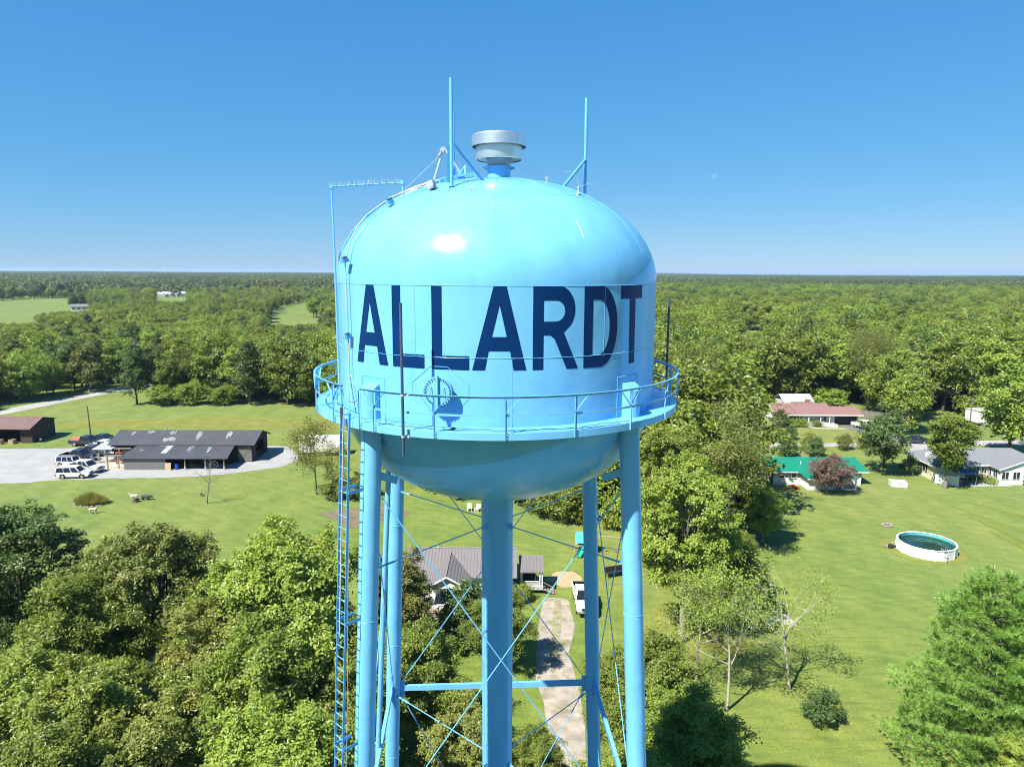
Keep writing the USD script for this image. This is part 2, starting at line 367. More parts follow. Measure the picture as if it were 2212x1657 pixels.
# weld seams: two rings, meridian welds of the dome, plate joints
for z in (ZS, 30.02):
    a = np.linspace(0, 2 * np.pi, 128, endpoint=False)
    MB().tube(np.column_stack([(RT + 0.001) * np.sin(a), -(RT + 0.001) * np.cos(a), np.full(128, z)]), 0.009, 5, closed=True).build("weld_seam", blue, tw)
for k in range(12):
    az = 0.4 + 30 * k
    rr = np.linspace(0.75, 4.49, 24)
    MB().tube([pol(az, r, float(dome_z(r)) + 0.001) for r in rr], 0.006, 4).build("weld_seam", blue, tw)
rr = 2.95
a = np.linspace(0, 2 * np.pi, 96, endpoint=False)
MB().tube(np.column_stack([rr * np.sin(a), -rr * np.cos(a), np.full(96, float(dome_z(rr)) + 0.001)]), 0.005, 4, closed=True).build("weld_seam", blue, tw)
for az, z0, z1 in ((5.6, ZD, 30.02), (65, ZD, 30.02), (125, ZD, 30.02), (-55, ZD, 30.02), (-24, 30.02, ZS), (36, 30.02, ZS), (96, 30.02, ZS)):
    MB().tube([pol(az, RT + 0.001, z0), pol(az, RT + 0.001, z1)], 0.006, 4).build("weld_seam", blue, tw)

# lettering, painted on the shell
TOP, BOT = -0.325, -2.258


def arcpts(cx, cz, rx, rz, a0, a1, n=14):
    t = np.radians(np.linspace(a0, a1, n))
    return [(cx + rx * math.cos(u), cz + rz * math.sin(u)) for u in t]


def glyph_a(x):
    o = Polygon([(x + .50, TOP), (x + .79, TOP), (x + 1.255, BOT), (x + .955, BOT), (x + .875, -1.815), (x + .385, -1.815), (x + .30, BOT), (x, BOT)])
    return o.difference(Polygon([(x + .463, -1.487), (x + .797, -1.487), (x + .635, -.765)]))


def glyph_l(x):
    return Polygon([(x, TOP), (x + .258, TOP), (x + .252, -1.935), (x + .90, -1.935), (x + .90, BOT), (x, BOT)])


def glyph_r(x):
    o = Polygon([(x, TOP), (x + .60, TOP)] + arcpts(x + .60, -.866, .447, .541, 90, -58) + [(x + .755, -1.40), (x + 1.145, BOT), (x + .84, BOT)] +
                [(x + .60, -1.72), (x + .52, -1.54), (x + .42, -1.465), (x + .255, -1.458), (x + .255, BOT), (x, BOT)])
    return o.buffer(0).difference(Polygon([(x + .255, -.663), (x + .56, -.663)] + arcpts(x + .56, -.903, .222, .240, 90, -90) + [(x + .255, -1.143)]))


def glyph_d(x):
    o = Polygon([(x, TOP), (x + .48, TOP)] + arcpts(x + .48, -1.30, .59, .975, 90, -90, 22) + [(x, BOT - .012)])
    i = Polygon([(x + .258, -.663), (x + .44, -.663)] + arcpts(x + .44, -1.32, .355, .657, 90, -90, 18) + [(x + .255, -1.977)])
    return o.buffer(0).difference(i)


def glyph_t(x):
    return Polygon([(x, TOP - .01), (x + 1.0, TOP - .01), (x + 1.0, -.662), (x + .645, -.662), (x + .66, BOT - .02), (x + .40, BOT - .02), (x + .365, -.662), (x, -.662)])


for ch, g in (("A", glyph_a(-3.955)), ("L", glyph_l(-2.545)), ("L", glyph_l(-1.450)), ("A", glyph_a(-.485)), ("R", glyph_r(.917)), ("D", glyph_d(2.210)), ("T", glyph_t(3.392))):
    m = MB()
    x0, _, x1, _ = g.bounds
    for q in np.arange(x0, x1, 0.09):
        piece = g.intersection(sbox(q, -9, min(q + 0.09, x1), 9))
        for pc in getattr(piece, "geoms", [piece]):
            if pc.geom_type == "Polygon" and pc.area > 1e-6:
                v, f = trimesh.creation.triangulate_polygon(pc, engine="earcut")
                f = np.asarray(f); A = v[f]
                ar = np.cross(A[:, 1] - A[:, 0], A[:, 2] - A[:, 0])
                f = np.where((ar < 0)[:, None], f[:, ::-1], f)
                w = v[:, 0] / RT
                m.add(np.column_stack([(RT + .005) * np.sin(w), -(RT + .005) * np.cos(w), 32 + v[:, 1]]), f)
    m.build("letter", navy, tw, smooth=True, label="dark blue painted letter %s on the tank" % ch)

# walkway
MB().lathe([(RT - .05, ZD - .012), (5.14, ZD - .012), (5.14, ZD), (RT - .05, ZD)], 128).build("walkway_floor", blue, tw)
MB().lathe([(5.142, ZD - .155), (5.162, ZD - .155), (5.162, ZD + .012), (5.142, ZD + .012), (5.142, ZD - .155)], 128).build("walkway_rim", blue, tw, smooth=30)
for k in range(20):
    az = 3.2 + 9 + 18 * k
    MB().bar(pol(az, RT - .05, ZD - .07), pol(az, 5.14, ZD - .07), .05, .10).build("floor_bracket", blue, tw)
posts = [3.2 + 18 * k for k in range(-9, 11)]
GAP = (-50.8 + 5.1, -38.2)
ZR = 32 - 2.745
A0, A1 = np.radians(-38.2), np.radians(360 - 45.7)
aa = np.linspace(A0, A1, 150)
MB().lathe([(5.150, ZR - .005), (5.205, ZR - .005), (5.205, ZR + .001), (5.150, ZR + .001), (5.150, ZR - .005)], 150, A0, A1).lathe([(5.150, ZR - .055), (5.156, ZR - .055), (5.156, ZR - .005), (5.150, ZR - .005), (5.150, ZR - .055)], 150, A0, A1).build("top_rail", blue, tw)
MB().lathe([(5.163, ZR - .47), (5.170, ZR - .47), (5.170, ZR - .42), (5.163, ZR - .42), (5.163, ZR - .47)], 150, A0, A1).build("mid_rail", blue, tw)
for az in posts + [-45.7, -38.2]:
    if -47 < az < -38 and az not in (-45.7, -38.2):
        continue
    a = math.radians(az); t = np.array([math.cos(a), math.sin(a), 0]); o = np.array([math.sin(a), -math.cos(a), 0])
    p = MB().bar(pol(az, 5.184, ZD - .15), pol(az, 5.184, ZR - .056), .007, .04, o).bar(pol(az, 5.172, ZD - .15) + t * .027, pol(az, 5.172, ZR - .056) + t * .027, .055, .007, o).build("rail_post", blue, tw)
    if az in posts:
        for sgn in (-1, 1):
            q0, q1 = pol(az, 5.187, ZR - .40) + t * sgn * .01, pol(az + sgn * 3.7, 5.187, ZR - .03)
            MB().bar(q0, q1, .006, .045, o).build("brace", blue, p)
    b = MB()
    for z in (ZD - .11, ZD - .03):
        b.tube([pol(az, 5.176, z) + t * .028, pol(az, 5.197, z) + t * .028], .012, 6)
    b.build("bolts", blue, p)

# legs, caps, riser
LEGS = [3.2 - 45, 48.2, 138.2, 228.2]


def leg_c(az, z):
    return pol(az, 4.58 + 0.06 * (28 - z), z)


for az in LEGS:
    MB().tube([leg_c(az, z) for z in (0, 5, 10, 15, 20, 24, 28.2)], 0.258, 32, cap=False).build("leg", blue, tw, smooth=True)
    # upper part hugging the shell, cut off at a slant
    a = math.radians(az); o = np.array([math.sin(a), -math.cos(a), 0]); t = np.array([math.cos(a), math.sin(a), 0])
    n = 24; ang_ = np.linspace(0, 2 * np.pi, n, endpoint=False)
    base = leg_c(az, 28.2); v = []
    for q in ang_:
        dx, dy = 0.258 * math.cos(q), 0.258 * math.sin(q)
        v.append(base + o * dx + t * dy)
    for q in ang_:
        dx, dy = 0.258 * math.cos(q), 0.258 * math.sin(q)
        v.append(base + o * dx + t * dy + np.array([0, 0, 1.02 - dx * 0.62]))
    f = [[i, (i + 1) % n, n + (i + 1) % n, n + i] for i in range(n)]
    cap = [[n, n + i, n + i + 1] for i in range(1, n - 1)]
    m = MB().add(v, f).add(v, cap)
    m.build("leg_head", blue, tw, smooth=40)
    # welded frame of the reinforcing plate behind it
    fr = MB()
    q = 5.6
    for (az0, z0), (az1, z1) in (((az - q, ZD + .02), (az - q, 29.42)), ((az - q, 29.42), (az + q, 29.42)), ((az + q, 29.42), (az + q, ZD + .02))):
        fr.tube([pol(az0 + (az1 - az0) * k / 6, RT + .002, z0 + (z1 - z0) * k / 6) for k in range(7)], .009, 4)
    fr.build("reinforcing_weld", blue, tw)
    # gusset below the walkway between leg and bowl
    g0, g1 = leg_c(az, 27.9), pol(az, 3.75, 26.9)
    MB().bar(leg_c(az, 26.9) - o * .2, pol(az, 3.80, 26.62), .02, .20).build("gusset", blue, tw)
MB().tube([(0, 0, z) for z in (0, 6, 12, 18, 23, 25.55)], 0.478, 48, cap=False).build("riser_pipe", blue, tw, smooth=True)
MB().lathe([(0.478, 25.35), (0.50, 25.5), (0.60, 25.63)], 48).build("riser_collar", blue, tw, smooth=True)

# struts (paired channels), tie rods with turnbuckles
ZST = 16.75
for az in LEGS:
    for z in (23.2, 18.6, 14.0):
        c0 = leg_c(az, z); q_ = np.linspace(0, 2 * np.pi, 28, endpoint=False)
        MB().tube(np.column_stack([c0[0] + .259 * np.cos(q_), c0[1] + .259 * np.sin(q_), np.full(28, z)]), .007, 4, closed=True).build("weld_seam", blue, tw)
q_ = np.linspace(0, 2 * np.pi, 36, endpoint=False)
for z in (23.0, 20.1, 17.3):
    MB().tube(np.column_stack([.479 * np.cos(q_), .479 * np.sin(q_), np.full(36, z)]), .007, 4, closed=True).build("weld_seam", blue, tw)
for k in range(4):
    p0, p1 = leg_c(LEGS[k], ZST), leg_c(LEGS[(k + 1) % 4], ZST)
    d = (p1 - p0) / np.linalg.norm(p1 - p0); s_ = np.cross(d, (0, 0, 1))
    a0, a1 = p0 + d * .24, p1 - d * .24
    m = MB().bar(a0, a1, .012, .20).bar(a0 + s_ * .055 + [0, 0, .094], a1 + s_ * .055 + [0, 0, .094], .098, .012).bar(a0 + s_ * .055 - [0, 0, .094], a1 + s_ * .055 - [0, 0, .094], .098, .012)
    m.build("strut", blue, tw)
for az in LEGS:
    c0 = leg_c(az, ZST); m = MB()
    for k2 in (-1, 1):
        a = math.radians(az + 180 + 45 * k2); d = np.array([math.sin(a), -math.cos(a), 0])
        for sg in (-1, 1):
            pz = ZST + sg * .2
            m.bar(leg_c(az, pz) + d * .2, leg_c(az, pz) + d * .42, .02, .22)
    m.build("gusset_plate", blue, tw)


def rod(p0, p1, r=.016, tb=None, name="tie_rod"):
    p0, p1 = np.array(p0), np.array(p1)
    d = (p1 - p0) / np.linalg.norm(p1 - p0)
    pr = MB().tube([p0, p1], r, 8).build(name, blue, tw, smooth=True)
    m = MB()
    for q in (p0, p1):
        e = q + d * .22 * (1 if q is p0 else -1)
        m.bar(q, e, .05, .035)
    if tb is not None:
        c = p0 + (p1 - p0) * tb
        s_ = np.cross(d, (0, 0, 1)); s_ /= np.linalg.norm(s_)
        for sg in (-1, 1):
            m.bar(c - d * .15 + s_ * .03 * sg, c + d * .15 + s_ * .03 * sg, .014, .022)
        for sg in (-1, 1):
            m.bar(c + d * (.15 * sg) - s_ * .035, c + d * (.15 * sg) + s_ * .035, .03, .03)
    m.build("turnbuckle", blue, pr)


def anchor(az, z, toward):
    c0, c1 = leg_c(az, z), leg_c(toward, z)
    d = (c1 - c0) / np.linalg.norm(c1 - c0)
    return c0 + d * .30


for k in range(4):
    a, b = LEGS[k], LEGS[(k + 1) % 4]
    sh = .035
    for (u, w, s2) in ((a, b, sh), (b, a, -sh)):
        out = pol((a + ((b - a) % 360) / 2), 1, 0)
        rod(anchor(u, 26.35, w) + out * s2, anchor(w, ZST + .25, u) + out * s2, tb=.93)
        rod(anchor(u, ZST - .25, w) + out * s2, anchor(w, 1.0, u) + out * s2, tb=.06)
for zl in (24.45, 16.55):
    for az in LEGS:
        a = math.radians(az); o = np.array([math.sin(a), -math.cos(a), 0])
        rod(leg_c(az, zl) - o * .25, pol(az, .48, zl + .02), .017, tb=.10, name="stay_rod")
    m = MB()
    for az in LEGS:
        m.bar(pol(az, .45, zl + .02), pol(az, .62, zl + .02), .02, .17)
    m.build("riser_lug", blue, tw)

# manhole in the shell
MAZ, MZ = -15.5, 32 - 2.735
a = math.radians(MAZ); mo = np.array([math.sin(a), -math.cos(a), 0]); mt = np.array([math.cos(a), math.sin(a), 0]); mz = np.array([0, 0, 1.0])
mh = sub(tw, "manhole")


def mpt(u, w, r):
    return mo * r + mt * u + mz * (MZ + w)


def disc(m, r0, r1, d0, d1, n=40):
    q = np.linspace(0, 2 * np.pi, n, endpoint=False)
    m.tube([mpt(0, 0, d0), mpt(0, 0, d1)], [r0, r1], n)


m = MB(); disc(m, .27, .27, 4.42, 4.72); m.build("neck", blue, mh, smooth=40)
m = MB(); disc(m, .345, .345, 4.715, 4.735); disc(m, .345, .345, 4.74, 4.762); m.build("cover", blue, mh, smooth=40)
m = MB()
for k in range(26):
    q = 2 * math.pi * (k + .5) / 26
    m.tube([mpt(.305 * math.cos(q), .305 * math.sin(q), 4.70), mpt(.305 * math.cos(q), .305 * math.sin(q), 4.80)], .015, 6)
m.build("bolts", dark_steel, mh)
for sx in (-.16, .16):
    MB().tube([mpt(sx, .10, 4.762), mpt(sx, .085, 4.81), mpt(sx, -.085, 4.81), mpt(sx, -.10, 4.762)], .010, 6).build("handle", blue, mh)
MB().bar(mpt(-.0, -.40, 4.80), mpt(-.0, .375, 4.80), .065, .05, mt).bar(mpt(0, -.40, 4.5), mpt(0, -.40, 4.81), .06, .05).build("davit", blue, mh)
m = MB()
oc = [(-25.2, 29.41), (-19.1, 29.80), (-13.75, 29.81), (-7.2, 29.40), (-7.2, 29.06), (-11.2, 28.76), (-19.5, 28.74), (-25.2, 29.05)]
for (a0, z0), (a1, z1) in zip(oc, oc[1:] + oc[:1]):
    m.tube([pol(a0 + (a1 - a0) * k / 6, RT + .003, z0 + (z1 - z0) * k / 6) for k in range(7)], .008, 4)
m.build("reinforcing_weld", blue, mh)

# roof vent
vt = sub(tw, "roof_vent"); vc = (0.05, 0, 0)
MB().lathe([(.76, 35.42), (.76, 35.70), (.72, 35.745), (.01, 35.775)], 64, c=vc).lathe([(.755, 35.70), (.755, 35.42)], 64, c=vc).build("cap", alu, vt, smooth=40)
MB().lathe([(.62, 35.07), (.645, 35.10), (.645, 35.46)], 64, c=vc).lathe([(.64, 35.46), (.60, 35.09), (.35, 35.10)], 64, c=vc).build("hood", alu, vt, smooth=40)
MB().lathe([(.325, 34.87), (.325, 35.3)], 40, c=vc).build("screen", galv, vt, smooth=40)
MB().lathe([(.325, 34.855), (.452, 34.855), (.452, 34.872), (.325, 34.872)], 48, c=vc).build("flange", blue, vt)
MB().lathe([(.325, 34.42), (.325, 34.86)], 40, c=vc).build("neck", blue, vt, smooth=40)
m = MB()
for k in range(12):
    p = pol(30 * k, .41, 34.83) + np.array(vc)
    m.tube([p, p + [0, 0, .06]], .012, 5)
m.build("bolts", blue, vt)

# three roof masts with raking braces
for az, ztop in ((-26, 36.69), (94, 36.78), (214, 36.79)):
    ms = sub(tw, "roof_mast")
    p = pol(az, 2.5, float(dome_z(2.5)))
    a = math.radians(az); inn = -np.array([math.sin(a), -math.cos(a), 0]); tg = np.array([math.cos(a), math.sin(a), 0])
    MB().tube([p - [0, 0, .05], [p[0], p[1], ztop]], .046, 14).build("pole", blue, ms, smooth=40)
    for sg in (-1, 1):
        ft = p + inn * .70 + tg * .50 * sg
        ft[2] = float(dome_z(np.hypot(ft[0], ft[1]))) - .01
        hd = np.array([p[0], p[1], 35.13]) + tg * .04 * sg
        MB().bar(hd, ft, .075, .008, tg).bar(hd + tg * .03 * sg, ft + tg * .03 * sg, .008, .075, tg).build("brace", blue, ms)
    MB().box(p + [0, 0, .005], (.16, .16, .012)).build("foot_plate", blue, ms)

# roof ladder with its hand rails, running up behind the left shoulder
rl = sub(tw, "roof_ladder"); LA = -93.0
rrs = np.array([4.49, 4.45, 4.35, 4.2, 4.0, 3.7, 3.35, 3.0, 2.6, 2.2, 1.8, 1.4, 1.0])
def on_roof(az, r, off=0.0, side=0.0):
    z = float(dome_z(r)); a = math.radians(az)
    sl = (float(dome_z(min(r + .01, 4.499))) - float(dome_z(r - .01))) / (min(r + .01, 4.499) - r + .01)
    n_ = np.array([-sl, 1.0]); n_ /= np.linalg.norm(n_)
    return pol(az, r + off * n_[0], z + off * n_[1]) + np.array([math.cos(a), math.sin(a), 0]) * side
for sd in (-.2, .2):
    MB().tube([on_roof(LA, r, .14, sd) for r in rrs], .028, 6).build("rail", blue, rl)
seg = np.array([on_roof(LA, r, .14) for r in rrs]); L = np.r_[0, np.cumsum(np.linalg.norm(np.diff(seg, axis=0), axis=1))]
for q in np.arange(.15, L[-1], .30):
    c = np.array([np.interp(q, L, seg[:, k]) for k in range(3)]); a = math.radians(LA)
    t = np.array([math.cos(a), math.sin(a), 0])
    MB().tube([c - t * .2, c + t * .2], .013, 6).build("rung", blue, rl)
for r in (4.35, 3.9, 3.35, 2.75, 2.1, 1.5):
    m = MB()
    for sd in (-.2, .2):
        m.bar(on_roof(LA, r, -.02, sd), on_roof(LA, r, .14, sd), .06, .012)
    m.build("stand_off", blue, rl)
# ladder head near the apex: small frame
hf = MB()
for sd in (-.22, .22):
    hf.bar(pol(-80, 1.6, 34.5) + [0, sd, 0], pol(-80, .62, 34.68) + [0, sd, 0], .05, .05)
    hf.bar(pol(-80, 1.6, 34.25) + [0, sd, 0], pol(-80, 1.6, 34.5) + [0, sd, 0], .05, .05)
    hf.bar(pol(-80, .62, 34.45) + [0, sd, 0], pol(-80, .62, 34.74) + [0, sd, 0], .05, .05)
hf.bar(pol(-80, .9, 34.62) + [0, -.22, 0], pol(-80, .9, 34.9) + [0, 0, 0], .04, .04).bar(pol(-80, 1.15, 34.6) + [0, .22, 0], pol(-80, .9, 34.9), .04, .04)
hf.build("head_frame", blue, rl)

# grey safety davit: an A frame with a steel cable
dv = sub(tw, "safety_davit")
for e in ((-.85, .12, 34.45), (-1.95, .25, 34.1)):
    MB().bar((-1.51, .1, 35.44), e, .05, .05).build("leg", galv, dv)
MB().box((-1.55, .1, 35.36), (.12, .08, .1), ry=.6).box((-1.62, .1, 35.26), (.05, .05, .14), ry=.6).build("head", galv, dv)
MB().tube([(-1.6, .1, 35.28), (-1.75, .1, 35.08), (-2.15, .11, 34.72), (-2.6, .12, 34.31), (-3.3, .12, 33.85)], .009, 5).build("cable", galv, dv)

# bar with bird spikes between the roof and a post beside the tank
sb = sub(tw, "spiked_bar")
MB().tube([(-4.66, -.1, 34.33), (-2.68, -.1, 34.44)], .022, 8).build("bar", blue, sb)
MB().tube([(-2.66, -.1, 34.46), (-2.63, -.1, 34.05)], .035, 8).build("bracket", blue, sb)
MB().tube([(-4.66, -.1, 34.36), (-4.64, -.1, 33.0), (-4.63, -.1, 28.42)], .030, 10).build("post", blue, sb)
MB().box((-4.66, -.1, 34.33), (.1, .1, .1), ry=.5).box((-2.68, -.1, 34.45), (.11, .1, .1), ry=.5).build("clamp", blue, sb)
rng = np.random.default_rng(4)
m = MB()
for x in np.arange(-4.72, -2.74, .026):
    z = 34.33 + (x + 4.66) * .0556
    e = np.array([x + rng.normal(0, .025), -.1 + rng.normal(0, .03), z + .12 + rng.normal(0, .012)])
    m.tube([(x, -.1, z), e], .0028, 3, cap=False)
m.build("spikes", galv, sb, kind="stuff")
m = MB()
for x in (-4.5, -4.36, -4.26, -4.13, -3.95, -3.7, -3.6, -3.5, -3.3, -3.1, -2.85):
    m.box((x, -.1, 34.33 + (x + 4.66) * .0556), (.012, .056, .056))
m.build("straps", cable_m, sb)

# electric conduit with junction boxes and lamps, standing off the roof
cd = sub(tw, "conduit")
path = [on_roof(-37.5, 2.61, .10), on_roof(-45, 2.62, .09), on_roof(-53, 2.75, .10), on_roof(-55.5, 3.2, .16), on_roof(-58.5, 3.75, .16), on_roof(-58.0, 4.02, .16), on_roof(-57, 4.25, .15), pol(-54.5, 4.60, 32.2), pol(-54.2, 4.60, 31.0), pol(-53.8, 4.60, 29.4)]
MB().tube(path, .017, 6).build("pipe", galv, cd, smooth=True)
MB().tube([pol(-53.8, 4.60, 29.4), pol(-52, 4.60, 28.9), pol(-50, 4.6, 28.45)], .012, 5).build("cable", cable_m, cd)
c = on_roof(-37.5, 2.61, .12)
MB().box(c, (.17, .15, .20), rz=-.6, ry=-.25).box(c + [.0, -.085, .02], (.12, .03, .15), rz=-.6, ry=-.25).build("junction_box", galv, cd)
for az, r, off in ((-53.5, 3.32, .10), (-54.4, None, 32.25), (-54.0, None, 30.35)):
    if r:
        q = on_roof(az, r, off)
    else:
        q = pol(az, 4.62, off)
    MB().box(q, (.20, .16, .10), rz=math.radians(az), rx=.3).build("lamp_bracket", blue, cd)
    MB().box(q + [0, -.04, .07], (.16, .10, .03), rz=math.radians(az), rx=.5).build("lamp", dark_steel, cd)

# little spring spikes and a whip aerial on the roof
for az, r in ((-11.7, 2.85), (58, 1.6)):
    q = on_roof(az, r); m = MB()
    for k in range(9):
        d = np.array([rng.normal(0, .06), rng.normal(0, .06), .16])
        m.tube([q, q + d], .003, 3)
    m.build("spike_cluster", galv, tw)
q = on_roof(50, 2.79); wa = sub(tw, "whip_aerial")
MB().lathe([(.05, 0), (.05, .03), (.03, .05), (.025, .14), (.04, .16), (.035, .2), (.001, .21)], 10, c=q).build("base", galv, wa, smooth=40)
for k in range(2):
    MB().tube([q + [0, 0, .18], q + [-.05, 0, .42], q + [-.18, 0, .56], q + [-.42, 0, .58]] if k == 0 else [q + [0, 0, .18], q + [.25, .05, .28], q + [.55, .1, .16], q + [.8, .15, .02]], .004, 4).build("wire", galv, wa)

# two dark aerial pipes clamped to the railing
for az, z0, z1 in ((-22.6, 32 - 4.17, 32 - .70), (101.0, 28.0, 31.25)):
    ap = sub(tw, "aerial_pipe")
    MB().tube([pol(az, 5.30, z0), pol(az, 5.30, z1)], .034, 12).build("pipe", dark_steel, ap, smooth=40)
    for z in (ZR - .03, ZD - .13):
        MB().tube([pol(az, 5.30, z - .025), pol(az, 5.30, z + .025)], .045, 12).bar(pol(az, 5.33, z), pol(az, 5.15, z), .05, .05).box(pol(az + 1.2, 5.24, z), (.05, .05, .05), rz=math.radians(az)).build("clamp", galv, ap)

# access ladder down the front left leg
ld = sub(tw, "ladder"); laz = -43.4
a = math.radians(laz); o = np.array([math.sin(a), -math.cos(a), 0]); t = np.array([math.cos(a), math.sin(a), 0])
def lad(z, s_=0.0):
    return pol(laz, 5.245 + .06 * (28.4 - z), z) + t * s_
for sg in (-.175, .175):
    MB().bar(lad(0.0, sg), lad(28.62, sg), .012, .062, o).build("rail", blue, ld)
for z in np.arange(.4, 28.45, .305):
    MB().tube([lad(z, -.175), lad(z, .175)], .0115, 6).build("rung", blue, ld)
for z in np.arange(3.2, 27.5, 3.35):
    m = MB()
    for sg in (-.19, .19):
        m.bar(lad(z, sg), lad(z, sg) - o * .50, .010, .085)
    m.build("stand_off", blue, ld)
MB().bar(lad(22.9, -.05) + o * .02, lad(28.75, -.05) + o * .02, .03, .02, o).build("climb_rail", galv, ld)
MB().box(lad(28.55, -.1) + o * .04, (.07, .05, .34), rz=a).build("climb_stop", dark_steel, ld)
MB().tube([pol(-46.6, 5.02, 28.4), pol(-46.6, 5.06, 26), pol(-46.2, 5.35, 20), pol(-45.8, 5.9, 12), pol(-45.3, 6.4, 2)], .008, 5).build("lightning_cable", galv, tw)
# loop handles at the ladder gap, gap chain
for az, sg in ((-45.7, 1), (-38.2, -1)):
    q = [pol(az, 5.18, ZR - .09), pol(az + sg * 1.0, 5.38, ZR - .10), pol(az + sg * 1.0, 5.38, ZR - .47), pol(az, 5.18, ZR - .46)]
    MB().tube(q, .011, 6).build("gap_handle", blue, tw)
a = np.linspace(-45, -38.6, 9)
MB().tube([pol(x, 5.17, ZR - .28 - .10 * (1 - ((x + 41.8) / 3.3) ** 2)) for x in a], .007, 4).build("gap_chain", cable_m, tw)
# cable lying on the walkway
a = np.linspace(-34, 44, 60)
MB().tube([pol(x, 4.86 + .06 * math.sin(x * .35) + .04 * math.sin(x * 1.1), ZD + .010) for x in a], .006, 5).build("loose_cable", cable_m, tw)
MB().box(pol(-11, 4.80, ZD + .03), (.11, .05, .05), rz=-.2).build("lamp_block", cable_m, tw)
# overflow pipe down behind the front left leg
MB().tube([(-3.22, .1, 27.0), (-3.5, .1, 22.5), (-4.0, .1, 14.0), (-4.85, .1, 0.2)], .085, 16).build("overflow_pipe", blue, tw, smooth=True)
# ------------------------------------------------------------------ trees: kinds built once as class prims, then placed one by one
def leaf_mat(name, lo, mid, hi, trans=0.32, spread=0.02, nscale=0.55, fine=5.0):
    """Leaves: colour varies over the crown and from leaf to leaf, and from tree to tree."""
    return usdkit.material(stage, "/World/Looks/" + name, {
        "tc": ("texture_coordinate", {}), "oi": ("object_info", {}),
        "n": ("noise_texture", {"scale": nscale, "detail": 3.0, "roughness": 0.6}),
        "n2": ("noise_texture", {"scale": fine, "detail": 2.0, "roughness": 0.7}),
        "ma": ("math", {"math_type": "multiply_add", "value2": 0.45}), "mb": ("math", {"math_type": "multiply", "value2": 0.55}),
        "r": ("rgb_ramp", {"ramp": [(0.30, lo), (0.5, mid), (0.68, hi)]}),
        "hm": ("map_range", {"from_min": 0.0, "from_max": 1.0, "to_min": 0.5 - spread * 0.5, "to_max": 0.5 + spread * 0.35}),
        "vm": ("map_range", {"from_min": 0.0, "from_max": 1.0, "to_min": 0.78, "to_max": 1.22}),
        "h": ("hsv", {"saturation": 1.0}),
        "d": ("principled_bsdf", {"roughness": 0.42, "specular_ior_level": 0.5}),
        "t": ("translucent_bsdf", {}),
        "tcn": ("mix_color", {"blend_type": "multiply", "fac": 1.0, "b": (1.35, 1.35, 0.5), "use_clamp": False}),
        "m": ("mix_closure", {"fac": trans}),
    }, [("tc.object", "n.vector"), ("tc.object", "n2.vector"), ("n2.fac", "mb.value1"), ("n.fac", "ma.value1"), ("mb.value", "ma.value3"), ("ma.value", "r.fac"),
        ("r.color", "h.color"), ("oi.random", "hm.value"), ("hm.result", "h.hue"), ("oi.random", "vm.value"), ("vm.result", "h.value"),
        ("h.color", "d.base_color"), ("h.color", "tcn.a"), ("tcn.result", "t.color"), ("d.BSDF", "m.closure1"), ("t.BSDF", "m.closure2")], surface="m.closure")


LM = {
    "far": leaf_mat("leaf_far", (0.058, 0.088, 0.022), (0.104, 0.140, 0.033), (0.174, 0.189, 0.050), nscale=0.05, fine=0.4),
    "far_dark": leaf_mat("leaf_far_dark", (0.041, 0.065, 0.022), (0.072, 0.104, 0.033), (0.123, 0.143, 0.045), nscale=0.05, fine=0.4),
    "green": leaf_mat("leaf_green", (0.085, 0.130, 0.021), (0.176, 0.240, 0.033), (0.299, 0.354, 0.056)),
    "bright": leaf_mat("leaf_bright", (0.119, 0.175, 0.026), (0.225, 0.299, 0.043), (0.352, 0.398, 0.072)),
    "olive": leaf_mat("leaf_olive", (0.113, 0.137, 0.030), (0.205, 0.225, 0.047), (0.312, 0.310, 0.072)),
    "dark": leaf_mat("leaf_dark", (0.046, 0.087, 0.025), (0.088, 0.146, 0.037), (0.154, 0.216, 0.057)),
    "brown": leaf_mat("leaf_brown", (0.084, 0.112, 0.022), (0.153, 0.185, 0.036), (0.250, 0.220, 0.070)),
    "maroon": leaf_mat("leaf_maroon", (0.104, 0.077, 0.059), (0.196, 0.129, 0.099), (0.299, 0.184, 0.148)),
    "yellow": leaf_mat("leaf_yellow", (0.085, 0.140, 0.014), (0.155, 0.220, 0.022), (0.250, 0.300, 0.040)),
    "pine": leaf_mat("leaf_pine", (0.125, 0.220, 0.050), (0.225, 0.345, 0.080), (0.345, 0.460, 0.125), trans=0.45),
}
bark = mat("bark_brown", (0.105, 0.082, 0.062), 0.95, 0.1, var=0.3, scale=4, stretch=(3, 3, 0.6))
bark_grey = mat("bark_grey", (0.21, 0.185, 0.155), 0.95, 0.1, var=0.3, scale=4, stretch=(3, 3, 0.6))
bark_pale = mat("bark_pale", (0.36, 0.32, 0.265), 0.9, 0.15, var=0.3, scale=5, stretch=(3, 3, 0.8))

UP = np.array([0, 0, 1.0])


def leaf_cards(rng, pos, nrm, size, aspect=0.55, fold=0.12):
    """One pointed leaf card of two triangles at each position."""
    n = len(pos)
    nrm = nrm / np.linalg.norm(nrm, axis=1, keepdims=True)
    q = rng.normal(size=(n, 3))
    t = np.cross(nrm, q); t /= np.linalg.norm(t, axis=1, keepdims=True)
    b = np.cross(nrm, t)
    s = (size * rng.uniform(.65, 1.35, n))[:, None]
    v = np.stack([pos - t * s * .5, pos + b * s * aspect * .5 + nrm * s * fold, pos + t * s * .5, pos - b * s * aspect * .5 + nrm * s * fold], 1).reshape(-1, 3)
    k = np.arange(n)[:, None] * 4
    return v, np.vstack([k + [0, 1, 2], k + [0, 2, 3]])


